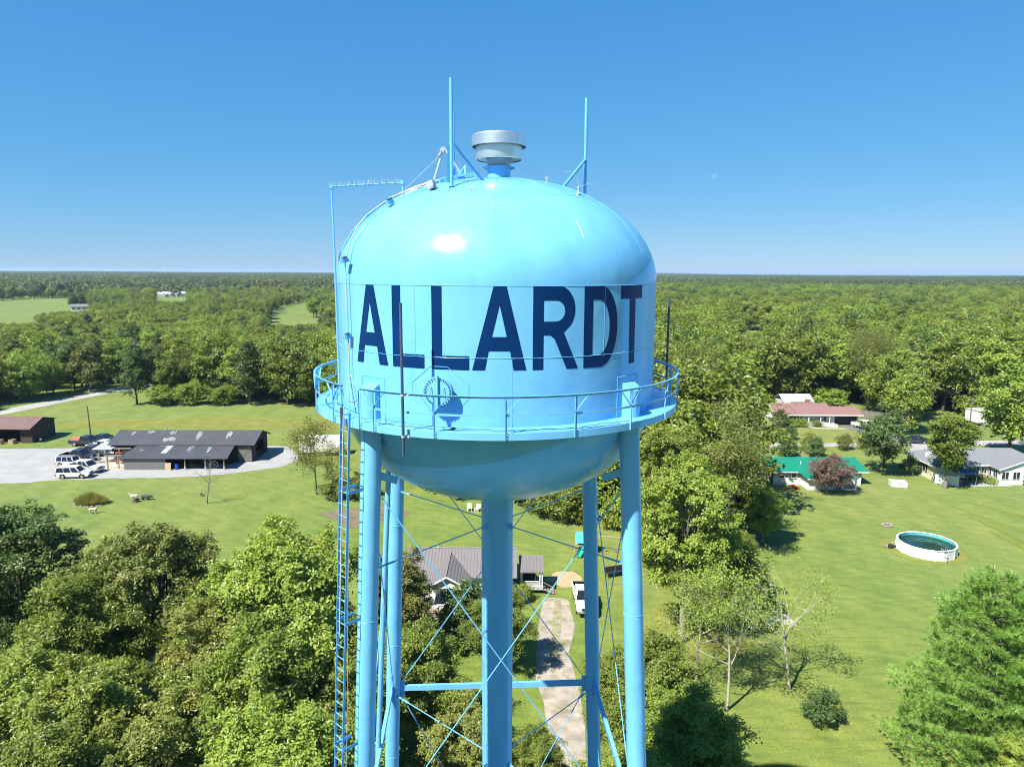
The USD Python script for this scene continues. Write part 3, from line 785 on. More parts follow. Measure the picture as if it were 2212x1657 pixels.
def fib(n, rng, jit=.25):
    i = np.arange(n) + .5
    ph, th_ = np.arccos(1 - 2 * i / n), np.pi * (1 + 5 ** .5) * i
    d = np.stack([np.cos(th_) * np.sin(ph), np.sin(th_) * np.sin(ph), np.cos(ph)], 1) + rng.normal(0, jit, (n, 3))
    return d / np.linalg.norm(d, axis=1, keepdims=True)


def broadleaf(rng, H, R, base, lobes, n, leaf, shape="round", lobe=(.22, .40), trunk=None, limbs=14, flat=.72, fork=False, sparse=0.0, sprays=16, spray=(.16, .40)):
    """Returns (trunk MB, crown arrays)."""
    hz, cz = (H - base) / 2, (H + base) / 2
    d = fib(lobes, rng)
    fr = rng.uniform(.32, .92, lobes) ** .75
    e = np.array([R, R, hz])
    if shape == "vase":
        e = e * np.stack([.62 + .38 * (d[:, 2] + 1) / 2] * 2 + [np.ones(lobes)], 1)
    if shape == "oval":
        e = e * np.stack([1 - .28 * np.clip(d[:, 2], 0, 1)] * 2 + [np.ones(lobes)], 1)
    if shape == "cone":
        e = e * np.stack([1.05 - .62 * np.clip((d[:, 2] + .4) / 1.4, 0, 1)] * 2 + [np.ones(lobes)], 1)
    az = np.arctan2(d[:, 1], d[:, 0])
    bump = 1 + .16 * np.sin(az * 2 + rng.uniform(0, 6)) + .12 * np.sin(az * 3 + rng.uniform(0, 6))
    c = d * fr[:, None] * e * np.stack([bump, bump, np.ones(lobes)], 1) + [0, 0, cz]
    lr = R * rng.uniform(lobe[0], lobe[1], lobes)
    c[:, 2] = np.minimum(c[:, 2], H - lr * flat * .8)
    keep = rng.uniform(size=lobes) > sparse
    c, lr, d = c[keep], lr[keep], d[keep]
    # each lobe carries sprays of leaves thrown outwards at uneven lengths, so that its outline is ragged and light falls between them
    ns = len(c) * sprays
    si = rng.choice(len(c), ns, p=lr ** 2 / (lr ** 2).sum())
    su = rng.normal(size=(ns, 3)); su[:, 2] += .40
    su /= np.linalg.norm(su, axis=1, keepdims=True)
    sc = c[si] + su * (lr[si] * (.45 + .75 * rng.uniform(size=ns) ** .8))[:, None] * [1, 1, flat]
    sr = lr[si] * rng.uniform(spray[0], spray[1], ns)
    idx = rng.choice(ns, n, p=sr ** 1.7 / (sr ** 1.7).sum())
    u = su[idx] * .5 + rng.normal(size=(n, 3)) * .8
    p = sc[idx] + rng.normal(0, .62, (n, 3)) * sr[idx][:, None] * [1.15, 1.15, .65] + su[idx] * (sr[idx] * rng.uniform(-.6, .9, n))[:, None]
    p[:, 2] -= (np.hypot(p[:, 0] - sc[idx][:, 0], p[:, 1] - sc[idx][:, 1]) ** 2 * .25 / np.maximum(sr[idx], .1)).clip(0, .5 * sr[idx])
    u /= np.linalg.norm(u, axis=1, keepdims=True)
    p = np.where(p[:, 2:3] < .15, p * [1, 1, 0] + [0, 0, .2], p)
    out = (p - [0, 0, cz]) / np.array([R, R, hz])
    nrm = u * .45 + out * .30 + UP * .55 + rng.normal(0, .35, (n, 3))
    crown = leaf_cards(rng, p, nrm, leaf)
    # wood
    tr = trunk or H * .017
    m = MB()
    top = base + (H - base) * .72
    zz = np.linspace(0, top, 9)
    wx, wy = np.cumsum(rng.normal(0, .10, 9)) * H / 14, np.cumsum(rng.normal(0, .10, 9)) * H / 14
    wx -= wx[0]; wy -= wy[0]
    sp = np.column_stack([wx, wy, zz])
    rr_ = tr * (1.0 - .80 * zz / top); rr_[0] *= 1.35
    m.tube(sp, rr_, 8)
    for k in rng.choice(len(c), min(limbs, len(c)), replace=False):
        zs = np.clip(base * .75 + (c[k, 2] - base) * rng.uniform(.25, .6), base * .55, top * .95)
        s0 = np.array([np.interp(zs, zz, wx), np.interp(zs, zz, wy), zs])
        r0 = tr * (1 - .80 * zs / top) * rng.uniform(.45, .7)
        mid = s0 + (c[k] - s0) * .5 + [0, 0, -.06 * R] + rng.normal(0, .05 * R, 3)
        m.tube([s0, mid, c[k]], [r0, r0 * .6, r0 * .2], 5, cap=False)
    return m, crown


def conifer(rng, H, R, base, branches, tufts, needles, nl, nw, droop=-.1):
    """Whorled pine: plumes of needle tufts along upswept branches."""
    m = MB()
    zz = np.linspace(0, H, 8)
    m.tube(np.column_stack([np.zeros(8), np.zeros(8), zz]), H * .016 * (1 - .93 * zz / H), 8)
    P, D = [], []
    for k in range(branches):
        f = (k + rng.uniform(0, 1)) / branches
        z = base + (H - base) * f ** .9
        az = k * 2.399 + rng.normal(0, .35)
        L = R * (1.02 - f) ** .72 * rng.uniform(.72, 1.12) + .25
        dr_ = np.array([math.cos(az), math.sin(az), 0])
        rise = droop + .55 * f
        pts = [np.array([0, 0, z]) + dr_ * L * q + UP * (L * (rise * q + .28 * q * q)) for q in (0, .35, .7, 1)]
        m.tube(pts, np.array([.035, .025, .015, .006]) * H / 9, 4, cap=False)
        nt = max(5, int(tufts * L / R))
        q = .30 + .74 * rng.uniform(0, 1, nt) ** .62
        side = np.cross(dr_, UP)
        sw = rng.normal(0, 1, nt) * .30 * L * np.sin(np.clip(q, 0, 1) * 2.6)
        p = np.array([0, 0, z]) + dr_ * (L * q)[:, None] + UP * (L * (rise * q + .28 * q * q))[:, None] + side * sw[:, None] - UP * (np.abs(sw) * .22)[:, None] + rng.normal(0, .08, (nt, 3))
        P.append(p); D.append(dr_ * .75 + side * (np.sign(sw) * .45)[:, None] + UP * .55 + rng.normal(0, .25, (nt, 3)))
    P, D = np.vstack(P), np.vstack(D)
    D /= np.linalg.norm(D, axis=1, keepdims=True)
    n = len(P)
    nd = np.repeat(D, needles, 0) + rng.normal(0, .55, (n * needles, 3))
    nd /= np.linalg.norm(nd, axis=1, keepdims=True)
    pp = np.repeat(P, needles, 0)
    ln = nl * rng.uniform(.7, 1.25, (len(pp), 1))
    w = np.cross(nd, rng.normal(size=nd.shape)); w /= np.linalg.norm(w, axis=1, keepdims=True)
    v = np.stack([pp - w * nw * .5, pp + w * nw * .5, pp + nd * ln], 1).reshape(-1, 3)
    return m, (v, np.arange(len(v)).reshape(-1, 3))


def branching(rng, H, spread, levels=4, trunk=.12, upw=.35, kids=(3, 5), first=.35, tips=None, bend=.18, crook=.12):
    """A leafless or thinly leaved tree: returns the wood and the twig tips."""
    m, ends = MB(), []

    def grow(p, d, L, r, lv):
        k = 5 if lv == levels else 4
        pts, q = [p], d.copy()
        for i in range(k):
            q = q + rng.normal(0, crook * (.2 if lv == levels else 1.0), 3) + UP * (.05 if lv < levels else .0)
            q /= np.linalg.norm(q)
            pts.append(pts[-1] + q * L / k)
        rs = r * np.linspace(1, .42 if lv > 1 else .15, k + 1)
        m.tube(pts, rs, 8 if lv == levels else (5 if lv > 1 else 3), cap=False)
        if lv <= 1:
            ends.extend(pts[2:])
            return
        for j in range(rng.integers(kids[0], kids[1] + 1) + (2 if lv == levels else 0)):
            f = rng.uniform(first if lv == levels else .25, 1.0)
            i = min(int(f * k), k - 1); s = pts[i] + (pts[i + 1] - pts[i]) * (f * k - i)
            a = rng.normal(size=3); a -= q * (a @ q); a /= np.linalg.norm(a)
            dd = q * .55 + a * spread + UP * upw * .4
            grow(s, dd / np.linalg.norm(dd), L * rng.uniform(.42, .66), r * (1 - .55 * f) * .55, lv - 1)
        grow(pts[-1], q, L * .5, rs[-1], lv - 1)

    grow(np.zeros(3), UP + rng.normal(0, .04, 3), H * .62, trunk, levels)
    return m, np.array(ends)


def twig_leaves(rng, ends, per, leaf, sc=.22):
    p = np.repeat(ends, per, 0) + rng.normal(0, sc, (len(ends) * per, 3))
    return leaf_cards(rng, p, UP * .6 + rng.normal(0, .6, p.shape), leaf)


PROTO = {}
stage.CreateClassPrim("/Kinds")


def proto(name, wood, crown, wm, lm):
    x = UsdGeom.Xform.Define(stage, "/Kinds/" + name)
    usdkit.mesh(stage, "/Kinds/%s/trunk" % name, (np.vstack(wood.v), np.vstack(wood.f)), wm, smooth=True)
    if crown is not None:
        usdkit.mesh(stage, "/Kinds/%s/crown" % name, crown, lm)
    PROTO[name] = x.GetPath()


def plant(kind, name, label, cat, x, y, s=1.0, rz=0.0, group=None, z=0.0, sz=None):
    o = UsdGeom.Xform.Define(stage, numbered("/World", name))
    o.AddTranslateOp().Set(Gf.Vec3d(float(x), float(y), float(z)))
    o.AddRotateZOp().Set(float(rz))
    o.AddScaleOp().Set(Gf.Vec3f(float(s), float(s), float(sz or s)))
    o.GetPrim().GetReferences().AddInternalReference(PROTO[kind])
    o.GetPrim().SetInstanceable(True)
    tag(o.GetPrim(), label, cat, group)


R_ = np.random.default_rng
# near kinds (seen from 25 to 70 m): fine leaves.  Built 10 m tall or so.
near = {
    "ash_near": (dict(H=12, R=4.6, base=2.2, lobes=68, n=62000, leaf=.21, shape="round", lobe=(.15, .29), limbs=40, sprays=11, spray=(.20, .36)), bark_grey, "bright", 11),
    "oak_near": (dict(H=12, R=4.6, base=2.0, lobes=64, n=58000, leaf=.20, shape="oval", lobe=(.15, .30), limbs=36, sprays=11, spray=(.20, .36)), bark, "green", 12),
    "maple_near": (dict(H=13, R=4.2, base=2.0, lobes=68, n=56000, leaf=.19, shape="oval", lobe=(.14, .27), limbs=30, sprays=11, spray=(.20, .36)), bark, "brown", 13),
    "darkmaple_near": (dict(H=13, R=4.6, base=2.0, lobes=61, n=50000, leaf=.22, shape="oval", lobe=(.14, .28), limbs=30, sprays=11, spray=(.20, .36)), bark, "dark", 14),
    "olive_near": (dict(H=12, R=4.4, base=1.6, lobes=64, n=52000, leaf=.20, shape="vase", lobe=(.14, .28), limbs=36, sparse=.1, sprays=11, spray=(.20, .36)), bark_grey, "olive", 15),
    "tulip_near": (dict(H=17, R=4.4, base=4.6, lobes=79, n=56000, leaf=.23, shape="oval", lobe=(.14, .27), limbs=46, trunk=.26, sparse=.12, sprays=11, spray=(.20, .36)), bark_grey, "bright", 16),
}
for k, (a, wm, lm, sd) in near.items():
    w, c = broadleaf(R_(sd), **a)
    proto(k, w, c, wm, LM[lm])
w, c = conifer(R_(21), 13, 5.2, 0.5, 105, 120, 15, .36, .046)
proto("pine_near", w, c, bark, LM["pine"])
# middle kinds (70 to 300 m)
mid = {
    "oak_mid": (dict(H=14, R=5.0, base=1.0, lobes=60, n=9500, leaf=.46, shape="round", lobe=(.17, .34), limbs=14), bark, "green", 31),
    "ash_mid": (dict(H=15, R=4.8, base=1.3, lobes=60, n=9000, leaf=.46, shape="oval", lobe=(.17, .33), limbs=14), bark_grey, "bright", 32),
    "poplar_mid": (dict(H=17, R=4.2, base=1.2, lobes=60, n=9000, leaf=.46, shape="oval", lobe=(.18, .34), limbs=14), bark_grey, "olive", 33),
    "dark_mid": (dict(H=14, R=4.6, base=.8, lobes=55, n=9000, leaf=.44, shape="round", lobe=(.18, .36), limbs=12), bark, "dark", 34),
    "brown_mid": (dict(H=13, R=4.2, base=1.2, lobes=55, n=7500, leaf=.42, shape="oval", lobe=(.16, .32), limbs=20, sparse=.12), bark_grey, "brown", 35),
    "cedar_mid": (dict(H=14, R=3.2, base=1.0, lobes=70, n=9000, leaf=.40, shape="cone", lobe=(.22, .40), limbs=10, flat=.6), bark, "dark", 36),
    "wide_mid": (dict(H=15, R=6.4, base=2.2, lobes=85, n=12000, leaf=.50, shape="vase", lobe=(.14, .27), limbs=18), bark, "green", 37),
    "golden_mid": (dict(H=12, R=4.0, base=2.6, lobes=55, n=10500, leaf=.36, shape="vase", lobe=(.16, .32), limbs=18, trunk=.30), bark_grey, "yellow", 38),
    "maroon_mid": (dict(H=5.8, R=3.3, base=1.0, lobes=60, n=15000, leaf=.20, shape="vase", lobe=(.16, .30), limbs=18, trunk=.15), bark_grey, "maroon", 39),
    "round_shrub": (dict(H=2.6, R=1.4, base=.1, lobes=40, n=4500, leaf=.16, shape="oval", lobe=(.2, .4), limbs=10), bark, "olive", 40),
    "dark_shrub": (dict(H=2.8, R=1.35, base=.05, lobes=60, n=9000, leaf=.12, shape="oval", lobe=(.16, .30), limbs=10), bark, "dark", 41),
    "cone_shrub": (dict(H=3.2, R=1.5, base=.05, lobes=60, n=6500, leaf=.18, shape="cone", lobe=(.2, .36), limbs=6), bark, "dark", 42),
    "low_bush": (dict(H=1.1, R=.9, base=.02, lobes=24, n=1500, leaf=.14, shape="round", lobe=(.25, .5), limbs=4, trunk=.03), bark, "green", 43),
    "tall_bush": (dict(H=4.6, R=2.8, base=.1, lobes=50, n=7000, leaf=.30, shape="round", lobe=(.18, .36), limbs=10), bark, "green", 44),
    "bright_bush": (dict(H=4.2, R=2.6, base=.1, lobes=50, n=6500, leaf=.28, shape="oval", lobe=(.18, .36), limbs=10), bark, "bright", 45),
}
for k, (a, wm, lm, sd) in mid.items():
    w, c = broadleaf(R_(sd), **a)
    proto(k, w, c, wm, LM[lm])
# thin and bare kinds
w, e = branching(R_(51), 10.0, .8, 5, .12, .5, (3, 4), .40)
proto("thin_birch", w, twig_leaves(R_(52), e[R_(5).uniform(size=len(e)) < .5], 5, .17, .3), bark_pale, LM["bright"])
w, e = branching(R_(63), 10.6, .95, 5, .14, .30, (3, 4), .36)
proto("half_dead", w, twig_leaves(R_(54), e[R_(6).uniform(size=len(e)) < .3], 5, .16, .28), bark_pale, LM["bright"])
w, e = branching(R_(55), 6.5, 1.0, 5, .11, .4, (3, 4), .5)
proto("bare_tree", w, None, bark_grey, None)
w, e = branching(R_(57), 15.0, .62, 4, .17, .5, (3, 4), .30)
proto("grey_snag", w, twig_leaves(R_(58), e[R_(7).uniform(size=len(e)) < .9], 26, .26, .5), bark_grey, LM["brown"])
w, e = branching(R_(59), 8.5, .9, 4, .13, .35, (3, 4), .2)
proto("thin_yard_tree", w, twig_leaves(R_(60), e[R_(8).uniform(size=len(e)) < .85], 12, .22, .35), bark, LM["olive"])
# ------------------------------------------------------------------ single trees and shrubs (x, y in metres from below the camera)
NEAR = [   # kind, name, label, x, y, scale, turn
    ("ash_near", "ash_tree", "small bright tree overhanging the lower end of the gravel driveway", 7.0, 45.5, .52, 70),
    ("oak_near", "oak_tree", "small oak between the riser pipe and the driveway at the bottom", 1.4, 38.0, .46, 140),
    ("oak_near", "oak_tree", "oak behind the riser pipe casting its shade on the gravel driveway", -1.0, 53.5, .60, 220),
    ("oak_near", "oak_tree", "green tree filling the gap between the dark maple and the reddish maple", -31.5, 50.5, .92, 80),
    ("ash_near", "ash_tree", "light green tree in front of the reddish maple", -21.5, 47.5, .82, 15),
    ("oak_near", "oak_tree", "mid green tree below the broad ash, left of the ladder", -15.0, 39.0, .98, 150),
    ("ash_near", "ash_tree", "bright green tree halfway up between the left edge and the ladder", -24.0, 36.0, .95, 330),
    ("olive_near", "broadleaf_tree", "sparse olive tree at the bottom between the oak and the olive tree", -19.0, 34.0, .80, 200),
    ("ash_near", "ash_tree", "green crown at the very bottom left of the ladder", -10.5, 26.0, .85, 60),
    ("oak_near", "oak_tree", "oak crown cut by the bottom edge on the left", -18.5, 23.0, .85, 10),
    ("olive_near", "broadleaf_tree", "olive crown cut by the left edge near the bottom", -33.5, 33.0, .95, 100),
    ("ash_near", "ash_tree", "light crown between the broad ash and the left tower legs", -9.8, 41.0, .80, 280),
    ("ash_near", "ash_tree", "bright green tree right of the tall bare trunk", 19.8, 62.5, .72, 30),
    ("tulip_near", "tulip_tree", "tall bright tree behind the right front leg, below the walkway", 15.0, 92.0, .95, 20),
    ("tulip_near", "tulip_tree", "tall green tree between the dying tree and the right front leg", 21.0, 92.0, .95, 200),
    ("ash_near", "ash_tree", "rounded bright tree at the left end of the green roofed house", 29.5, 99.5, .85, 120),
    ("darkmaple_near", "maple_tree", "dark green maple at the left edge, its crown darkest of the near trees", -38.5, 52.5, 1.18, 20),
    ("maple_near", "maple_tree", "maple turning reddish brown at the top, below the animal figures on the lawn", -26.6, 50.4, 1.14, 70),
    ("ash_near", "ash_tree", "broad light green ash rising just left of the front left tower leg", -15.2, 46.4, 1.28, 130),
    ("olive_near", "broadleaf_tree", "pale olive tree between the reddish maple and the broad ash", -19.6, 42.5, .92, 10),
    ("ash_near", "ash_tree", "light green tree at the bottom left corner below the dark maple", -29.0, 37.5, .92, 250),
    ("oak_near", "oak_tree", "mid green oak lowest at the left edge of the picture", -21.8, 30.5, .88, 40),
    ("ash_near", "ash_tree", "bright yellow green tree at the bottom beside the ladder", -11.6, 33.2, .90, 200),
    ("oak_near", "oak_tree", "green oak half hidden behind the light green tree of the left corner", -30.0, 45.0, .95, 300),
    ("olive_near", "broadleaf_tree", "olive tree at the bottom edge left of the bright tree by the ladder", -15.8, 27.0, .78, 90),
    ("olive_near", "broadleaf_tree", "sparse green tree in front of the grey roofed house, behind the left legs", -9.2, 55.0, .80, 160),
    ("oak_near", "oak_tree", "shadowy oak below the porch of the grey roofed house", -6.2, 44.0, .74, 55),
    ("olive_near", "broadleaf_tree", "low olive tree behind the strut left of the riser pipe", -2.6, 37.5, .62, 220),
    ("oak_near", "oak_tree", "green oak right of the gravel driveway behind the right tower legs", 9.2, 41.0, .80, 115),
    ("ash_near", "ash_tree", "bright green tree at the bottom between the driveway and the right front leg", 6.6, 33.5, .64, 330),
    ("oak_near", "oak_tree", "leafy tree right of the front right tower leg at the bottom", 10.2, 37.0, .74, 10),
    ("tulip_near", "tulip_tree", "tall bright green tree with a bare grey trunk right of the tower", 14.8, 57.8, 1.02, 0),
    ("tulip_near", "tulip_tree", "tall light green tree close beside the right front leg under the walkway", 16.4, 71.5, 1.0, 140),
    ("tulip_near", "tulip_tree", "tall green tree behind the one with the bare grey trunk", 17.2, 74.0, .98, 260),
    ("olive_near", "broadleaf_tree", "dark based tree with pale forked limbs left of the green roofed house", 26.6, 83.5, .95, 30),
    ("ash_near", "ash_tree", "rounded green tree at the lawn edge below the green roofed house", 30.0, 81.0, .60, 200),
    ("oak_near", "oak_tree", "shady oak over the small concrete pad", 22.6, 66.5, .56, 75),
    ("pine_near", "pine_tree", "big soft green pine in the bottom right corner", 30.4, 41.8, 1.02, 0),
    ("pine_near", "pine_tree", "pine cut by the right edge of the picture behind the big corner pine", 36.4, 44.0, .98, 120),
    ("ash_near", "ash_tree", "yellowish broadleaf tree growing among the pines of the right corner", 30.6, 36.8, .55, 50),
    ("thin_birch", "birch_tree", "thin pale trunked birch standing nearest the right front leg on the lawn", 16.0, 48.2, 1.0, 40),
    ("half_dead", "birch_tree", "pale half dead birch with one long crooked limb to the right", 21.6, 50.8, 1.0, 100),
    ("thin_birch", "young_tree", "slim young tree between the tall bare trunk and the two birches", 14.8, 52.2, .82, 200),
    ("grey_snag", "dying_tree", "tall brownish dying tree with grey limbs left of the green roofed house", 24.2, 76.0, 1.05, 60),
    ("grey_snag", "dying_tree", "brownish thin tree in front of the white house wall by the green roof", 29.5, 92.0, .95, 190),
    ("bare_tree", "bare_tree", "small leafless tree on the lawn in front of the long dark barn", -42.3, 94.9, 1.0, 30),
    ("thin_yard_tree", "yard_tree", "thin leaning tree in front of the white trailer left of the tower", -28.2, 99.0, 1.15, 0),
    ("thin_yard_tree", "yard_tree", "small dark tree beside the leaning tree, close behind the ladder", -25.5, 98.0, .85, 130),
    ("dark_shrub", "shrub", "dark dome shaped shrub alone on the lawn beside the corner pine", 22.4, 46.6, 1.0, 0),
    ("maroon_mid", "plum_tree", "maroon leaved small tree in front of the green roofed house", 46.2, 100.3, 1.0, 0),
    ("dark_mid", "oak_tree", "dark round tree standing alone right of the green roofed house", 59.6, 110.6, .80, 0),
    ("golden_mid", "maple_tree", "yellow green maple in front of the white house", 65.2, 103.2, .98, 0),
    ("ash_mid", "ash_tree", "pale green tree behind the lane beside the white house", 79.0, 140.0, .95, 50),
    ("wide_mid", "oak_tree", "big spreading tree behind the asphalt driveway of the red roofed house", 84.0, 152.0, 1.1, 0),
    ("wide_mid", "oak_tree", "large leafy tree at the right edge above the white house", 86.5, 120.5, 1.15, 90),
    ("ash_mid", "ash_tree", "light green tree touching the right edge above the roof of the white house", 92.0, 112.0, 1.05, 10),
    ("round_shrub", "shrub", "rounded brownish shrub beside the lane above the green roof", 54.6, 126.6, 1.25, 0),
    ("round_shrub", "shrub", "round shrub by the lane left of the dark round tree", 60.7, 126.5, 1.15, 90),
    ("round_shrub", "shrub", "shrub by the lane partly behind the dark round tree", 65.0, 126.9, 1.2, 200),
    ("cone_shrub", "conifer_shrub", "dark dense conifer left above the green roof", 48.4, 121.6, 1.15, 0),
    ("cone_shrub", "conifer_shrub", "dark conifer below the brownish shrub above the green roof", 53.4, 121.4, 1.1, 80),
    ("cone_shrub", "conifer_shrub", "little pointed conifer beside the rocks by the lane", 51.0, 124.6, .45, 0),
    ("cone_shrub", "conifer_shrub", "dark pointed conifer at the left corner of the red roofed house", 56.0, 145.6, 1.2, 0),
    ("cone_shrub", "conifer_shrub", "low dark conifer on the lawn below the red roofed house", 54.0, 134.5, .9, 0),
    ("dark_shrub", "shrub", "dark bush at the left wall of the white house", 64.0, 110.5, 1.15, 0),
    ("cone_shrub", "conifer_shrub", "narrow dark evergreen in front of the porch of the grey roofed house", -3.9, 57.5, 1.85, 0),
    ("bright_bush", "shrub", "yellow green bush at the corner of the grey roofed house right of the riser pipe", 1.0, 65.6, .42, 0),
    ("tall_bush", "shrub", "dark brush under the small trees left of the tower", -25.0, 96.8, .62, 0),
    ("tall_bush", "shrub", "dark brush close behind the front left leg", -21.5, 97.5, .75, 60),
    ("tall_bush", "shrub", "dark hedge bush at the far end of the lawn behind the play set", 7.6, 88.5, 1.0, 20),
    ("tall_bush", "shrub", "dense bush at the far lawn edge right of the riser pipe", 4.0, 91.0, .9, 80),
    ("bright_bush", "shrub", "bright bush beside the play set at the lawn edge", 13.6, 85.5, 1.0, 140),
    ("tall_bush", "shrub", "bushy growth between the play set and the tall trees", 15.6, 78.0, .9, 60),
    ("low_bush", "shrub", "low bush under the front windows of the red roofed house", 58.6, 145.9, 1.5, 0),
    ("low_bush", "shrub", "low bush left of the porch steps of the red roofed house", 60.6, 145.7, 1.5, 50),
    ("low_bush", "shrub", "small bush right of the walk of the red roofed house", 64.0, 146.0, 1.2, 90),
    ("low_bush", "shrub", "round clipped shrub against the sunroom of the white house", 73.2, 105.6, 1.15, 0),
    ("low_bush", "shrub", "small round shrub under the window of the white house", 71.9, 106.6, .95, 30),
    ("low_bush", "shrub", "low spreading shrub beside the rocks above the green roof", 52.4, 124.2, 1.3, 30),
]
under = [(-7, 8, .7, "oak_near"), (-13, 14, .8, "ash_near"), (-20, 10, .8, "oak_near"), (-3, 2, .7, "ash_near"), (9, 9, .7, "oak_near"), (13, 18, .72, "ash_near"), (-6, 24, .55, "oak_near"), (3, -8, .7, "oak_near"),
         (16, 4, .75, "oak_near"), (-28, 20, .9, "ash_near"), (-12, -6, .8, "ash_near"), (-25, 2, .8, "oak_near"), (1.5, 14, .5, "oak_near"), (22, 14, .8, "ash_near"), (10, 27, .6, "oak_near"), (-1.5, 29, .5, "ash_near")]
rg = np.random.default_rng(88)
for x in np.arange(-34, 30, 7.5):
    for y in np.arange(-22, 30, 7.5):
        px_, py_ = x + rg.uniform(-2, 2), y + rg.uniform(-2, 2)
        if (1.0 < px_ < 9.5 and py_ > 8) or min(math.hypot(px_ - u[0], py_ - u[1]) for u in under) < 4.5 or math.hypot(px_ - TX, py_ - TY) < 5.5 or (py_ > 22 and px_ > 12):
            continue
        under.append((px_, py_, rg.uniform(.5, .75), ["oak_near", "ash_near", "olive_near"][rg.integers(0, 3)]))
for i, (x, y, s, k) in enumerate(under):
    plant(k, "woodland_tree", "leafy tree growing under and around the foot of the water tower", "tree", x, y, s, i * 67 % 360, "trees around the foot of the water tower")
for k, nm, lab, x, y, s, rz in NEAR:
    plant(k, nm, lab, "shrub" if "shrub" in nm else "tree", x, y, s, rz)

# the long crooked limb of the half dead birch is part of the wood around it; grass mound on the left lawn
rng = np.random.default_rng(77)
mnd = thing("grass_mound", "clump of tall dry grass in a ring of stones on the left lawn", "grass clump", (-58.2, 94.6, 0))
n = 5200
q = rng.normal(0, 1, (n, 2)) * [1.15, .62]
q = q[np.hypot(q[:, 0] / 2.1, q[:, 1] / 1.15) < 1]
n = len(q); hgt = (2.0 - 1.2 * np.hypot(q[:, 0] / 2.2, q[:, 1] / 1.25)) * rng.uniform(.35, 1.0, n)
base = np.column_stack([q, hgt * .45]); tip = base + np.column_stack([q * .22 + rng.normal(0, .22, (n, 2)), hgt * .6])
w = rng.normal(size=(n, 3)) * [1, 1, .3]; w /= np.linalg.norm(w, axis=1, keepdims=True)
v = np.stack([base - w * .05, base + w * .05, tip], 1).reshape(-1, 3)
p = usdkit.mesh(stage, str(mnd.GetPath()) + "/blades", (v, np.arange(len(v)).reshape(-1, 3)), leaf_mat("dry_blades", (0.13, .14, .035), (.22, .21, .06), (.33, .27, .10))).GetPrim()
tag(p, kind="stuff")
stone = mat("field_stone", (0.22, 0.195, 0.17), 0.95, 0.15, var=0.25, scale=3)


def rock(r, sd, flat=.6):
    m = trimesh.creation.icosphere(2, r)
    m.vertices *= (1 + .45 * (meshkit.fbm(m.vertices / r * 1.1 + sd * 7.7, 3) - .5))[:, None] * [1, .85, flat]
    return m


for k in range(26):
    a = k / 26 * 2 * math.pi
    m = rock(rng.uniform(.10, .22), k); m.apply_translation([2.25 * math.cos(a) + rng.normal(0, .1), 1.3 * math.sin(a) + rng.normal(0, .1), .04])
    MB().tm(m).build("stone", stone, mnd, smooth=True)

# ------------------------------------------------------------------ the woods
clear = [Polygon(p).buffer(0) for p in (
    [(-170, 80), (-118, 160), (-98, 167), (-60, 165), (-40, 161), (-22, 158), (-17, 150), (-19, 120), (-19, 101), (-10, 97), (4, 93), (10, 91), (14.5, 86), (16, 76), (16, 68), (20, 74), (24, 80), (31, 88), (34, 104), (38, 116), (42, 127), (42, 138), (50, 160), (61, 166), (74, 167), (84, 160), (86, 156), (98, 158), (112, 153), (150, 150), (200, 130), (200, 0), (-200, 0)],
    [(-521, 655), (-528, 786), (-478, 818), (-406, 683), (-363, 585), (-296, 464), (-315, 463), (-330, 395)],   # left field
    [(-162, 471), (-194, 596), (-211, 698), (-192, 720), (-168, 629), (-137, 472)],                             # tan field
    [(-480, 880), (-420, 950), (-375, 930), (-350, 801), (-394, 798)],                                                        # lawn of the far white building
    [(130, 436), (162, 436), (157, 414), (126, 412)], [(241, 453), (257, 453), (241, 424), (226, 424)],          # slivers of field on the right
    [(-100, 378), (-111, 431), (-119, 482), (-115, 482), (-98, 390), (-93, 361)],
    [(-122, 154), (-95, 166), (-93, 185), (-86, 225), (-96, 228), (-110, 190)], [(-118, 160), (-101, 200), (-88, 250), (-80, 300), (-74, 300), (-80, 250), (-94, 200), (-107, 172)],                  # road
)]
# nothing taller than these lines of sight stands in front of the far fields: (azimuths, nearer than, lowest visible angle)
SIGHT = [((-39, -33.5), 565, -3.45), ((-33.5, -30.3), 690, -2.75), ((-19.0, -14.8), 505, -4.05), ((-26.7, -24.3), 940, -2.2), ((16.9, 20.9), 410, -4.5), ((27.4, 29.8), 425, -4.45)]
rng = np.random.default_rng(2024)
spots = []
r = 62.0
while r < 1000:
    st = 4.6 + r * .0066
    na_ = int(math.radians(84) * r / st)
    for k in range(na_):
        a = math.radians(-42) + (k + rng.uniform(.1, .9)) / na_ * math.radians(84)
        rr = r + rng.uniform(-.4, .4) * st
        spots.append((rr * math.sin(a), rr * math.cos(a), rr, math.degrees(a)))
    r += st * .92
pts = np.array(spots)
ok = np.ones(len(pts), bool)
for c in clear:
    ok &= ~shapely.contains_xy(c, pts[:, 0], pts[:, 1])
pts = pts[ok]
KH = {"oak_mid": 14, "ash_mid": 15, "poplar_mid": 17, "dark_mid": 14, "brown_mid": 13, "cedar_mid": 14, "wide_mid": 15, "tall_bush": 4.6, "bright_bush": 4.2, "grey_snag": 15.0}
kinds = ["oak_mid", "ash_mid", "poplar_mid", "dark_mid", "brown_mid", "cedar_mid", "wide_mid"]
LOOKS = {"oak_mid": "mid green tree", "ash_mid": "light green tree", "poplar_mid": "olive green tree", "dark_mid": "dark green tree", "brown_mid": "thin brownish tree",
         "cedar_mid": "dark pointed evergreen", "wide_mid": "broad green tree", "tall_bush": "green bush", "bright_bush": "light green bush", "grey_snag": "bare limbed greyish tree"}
cl_edge = clear[0].exterior
placed = []
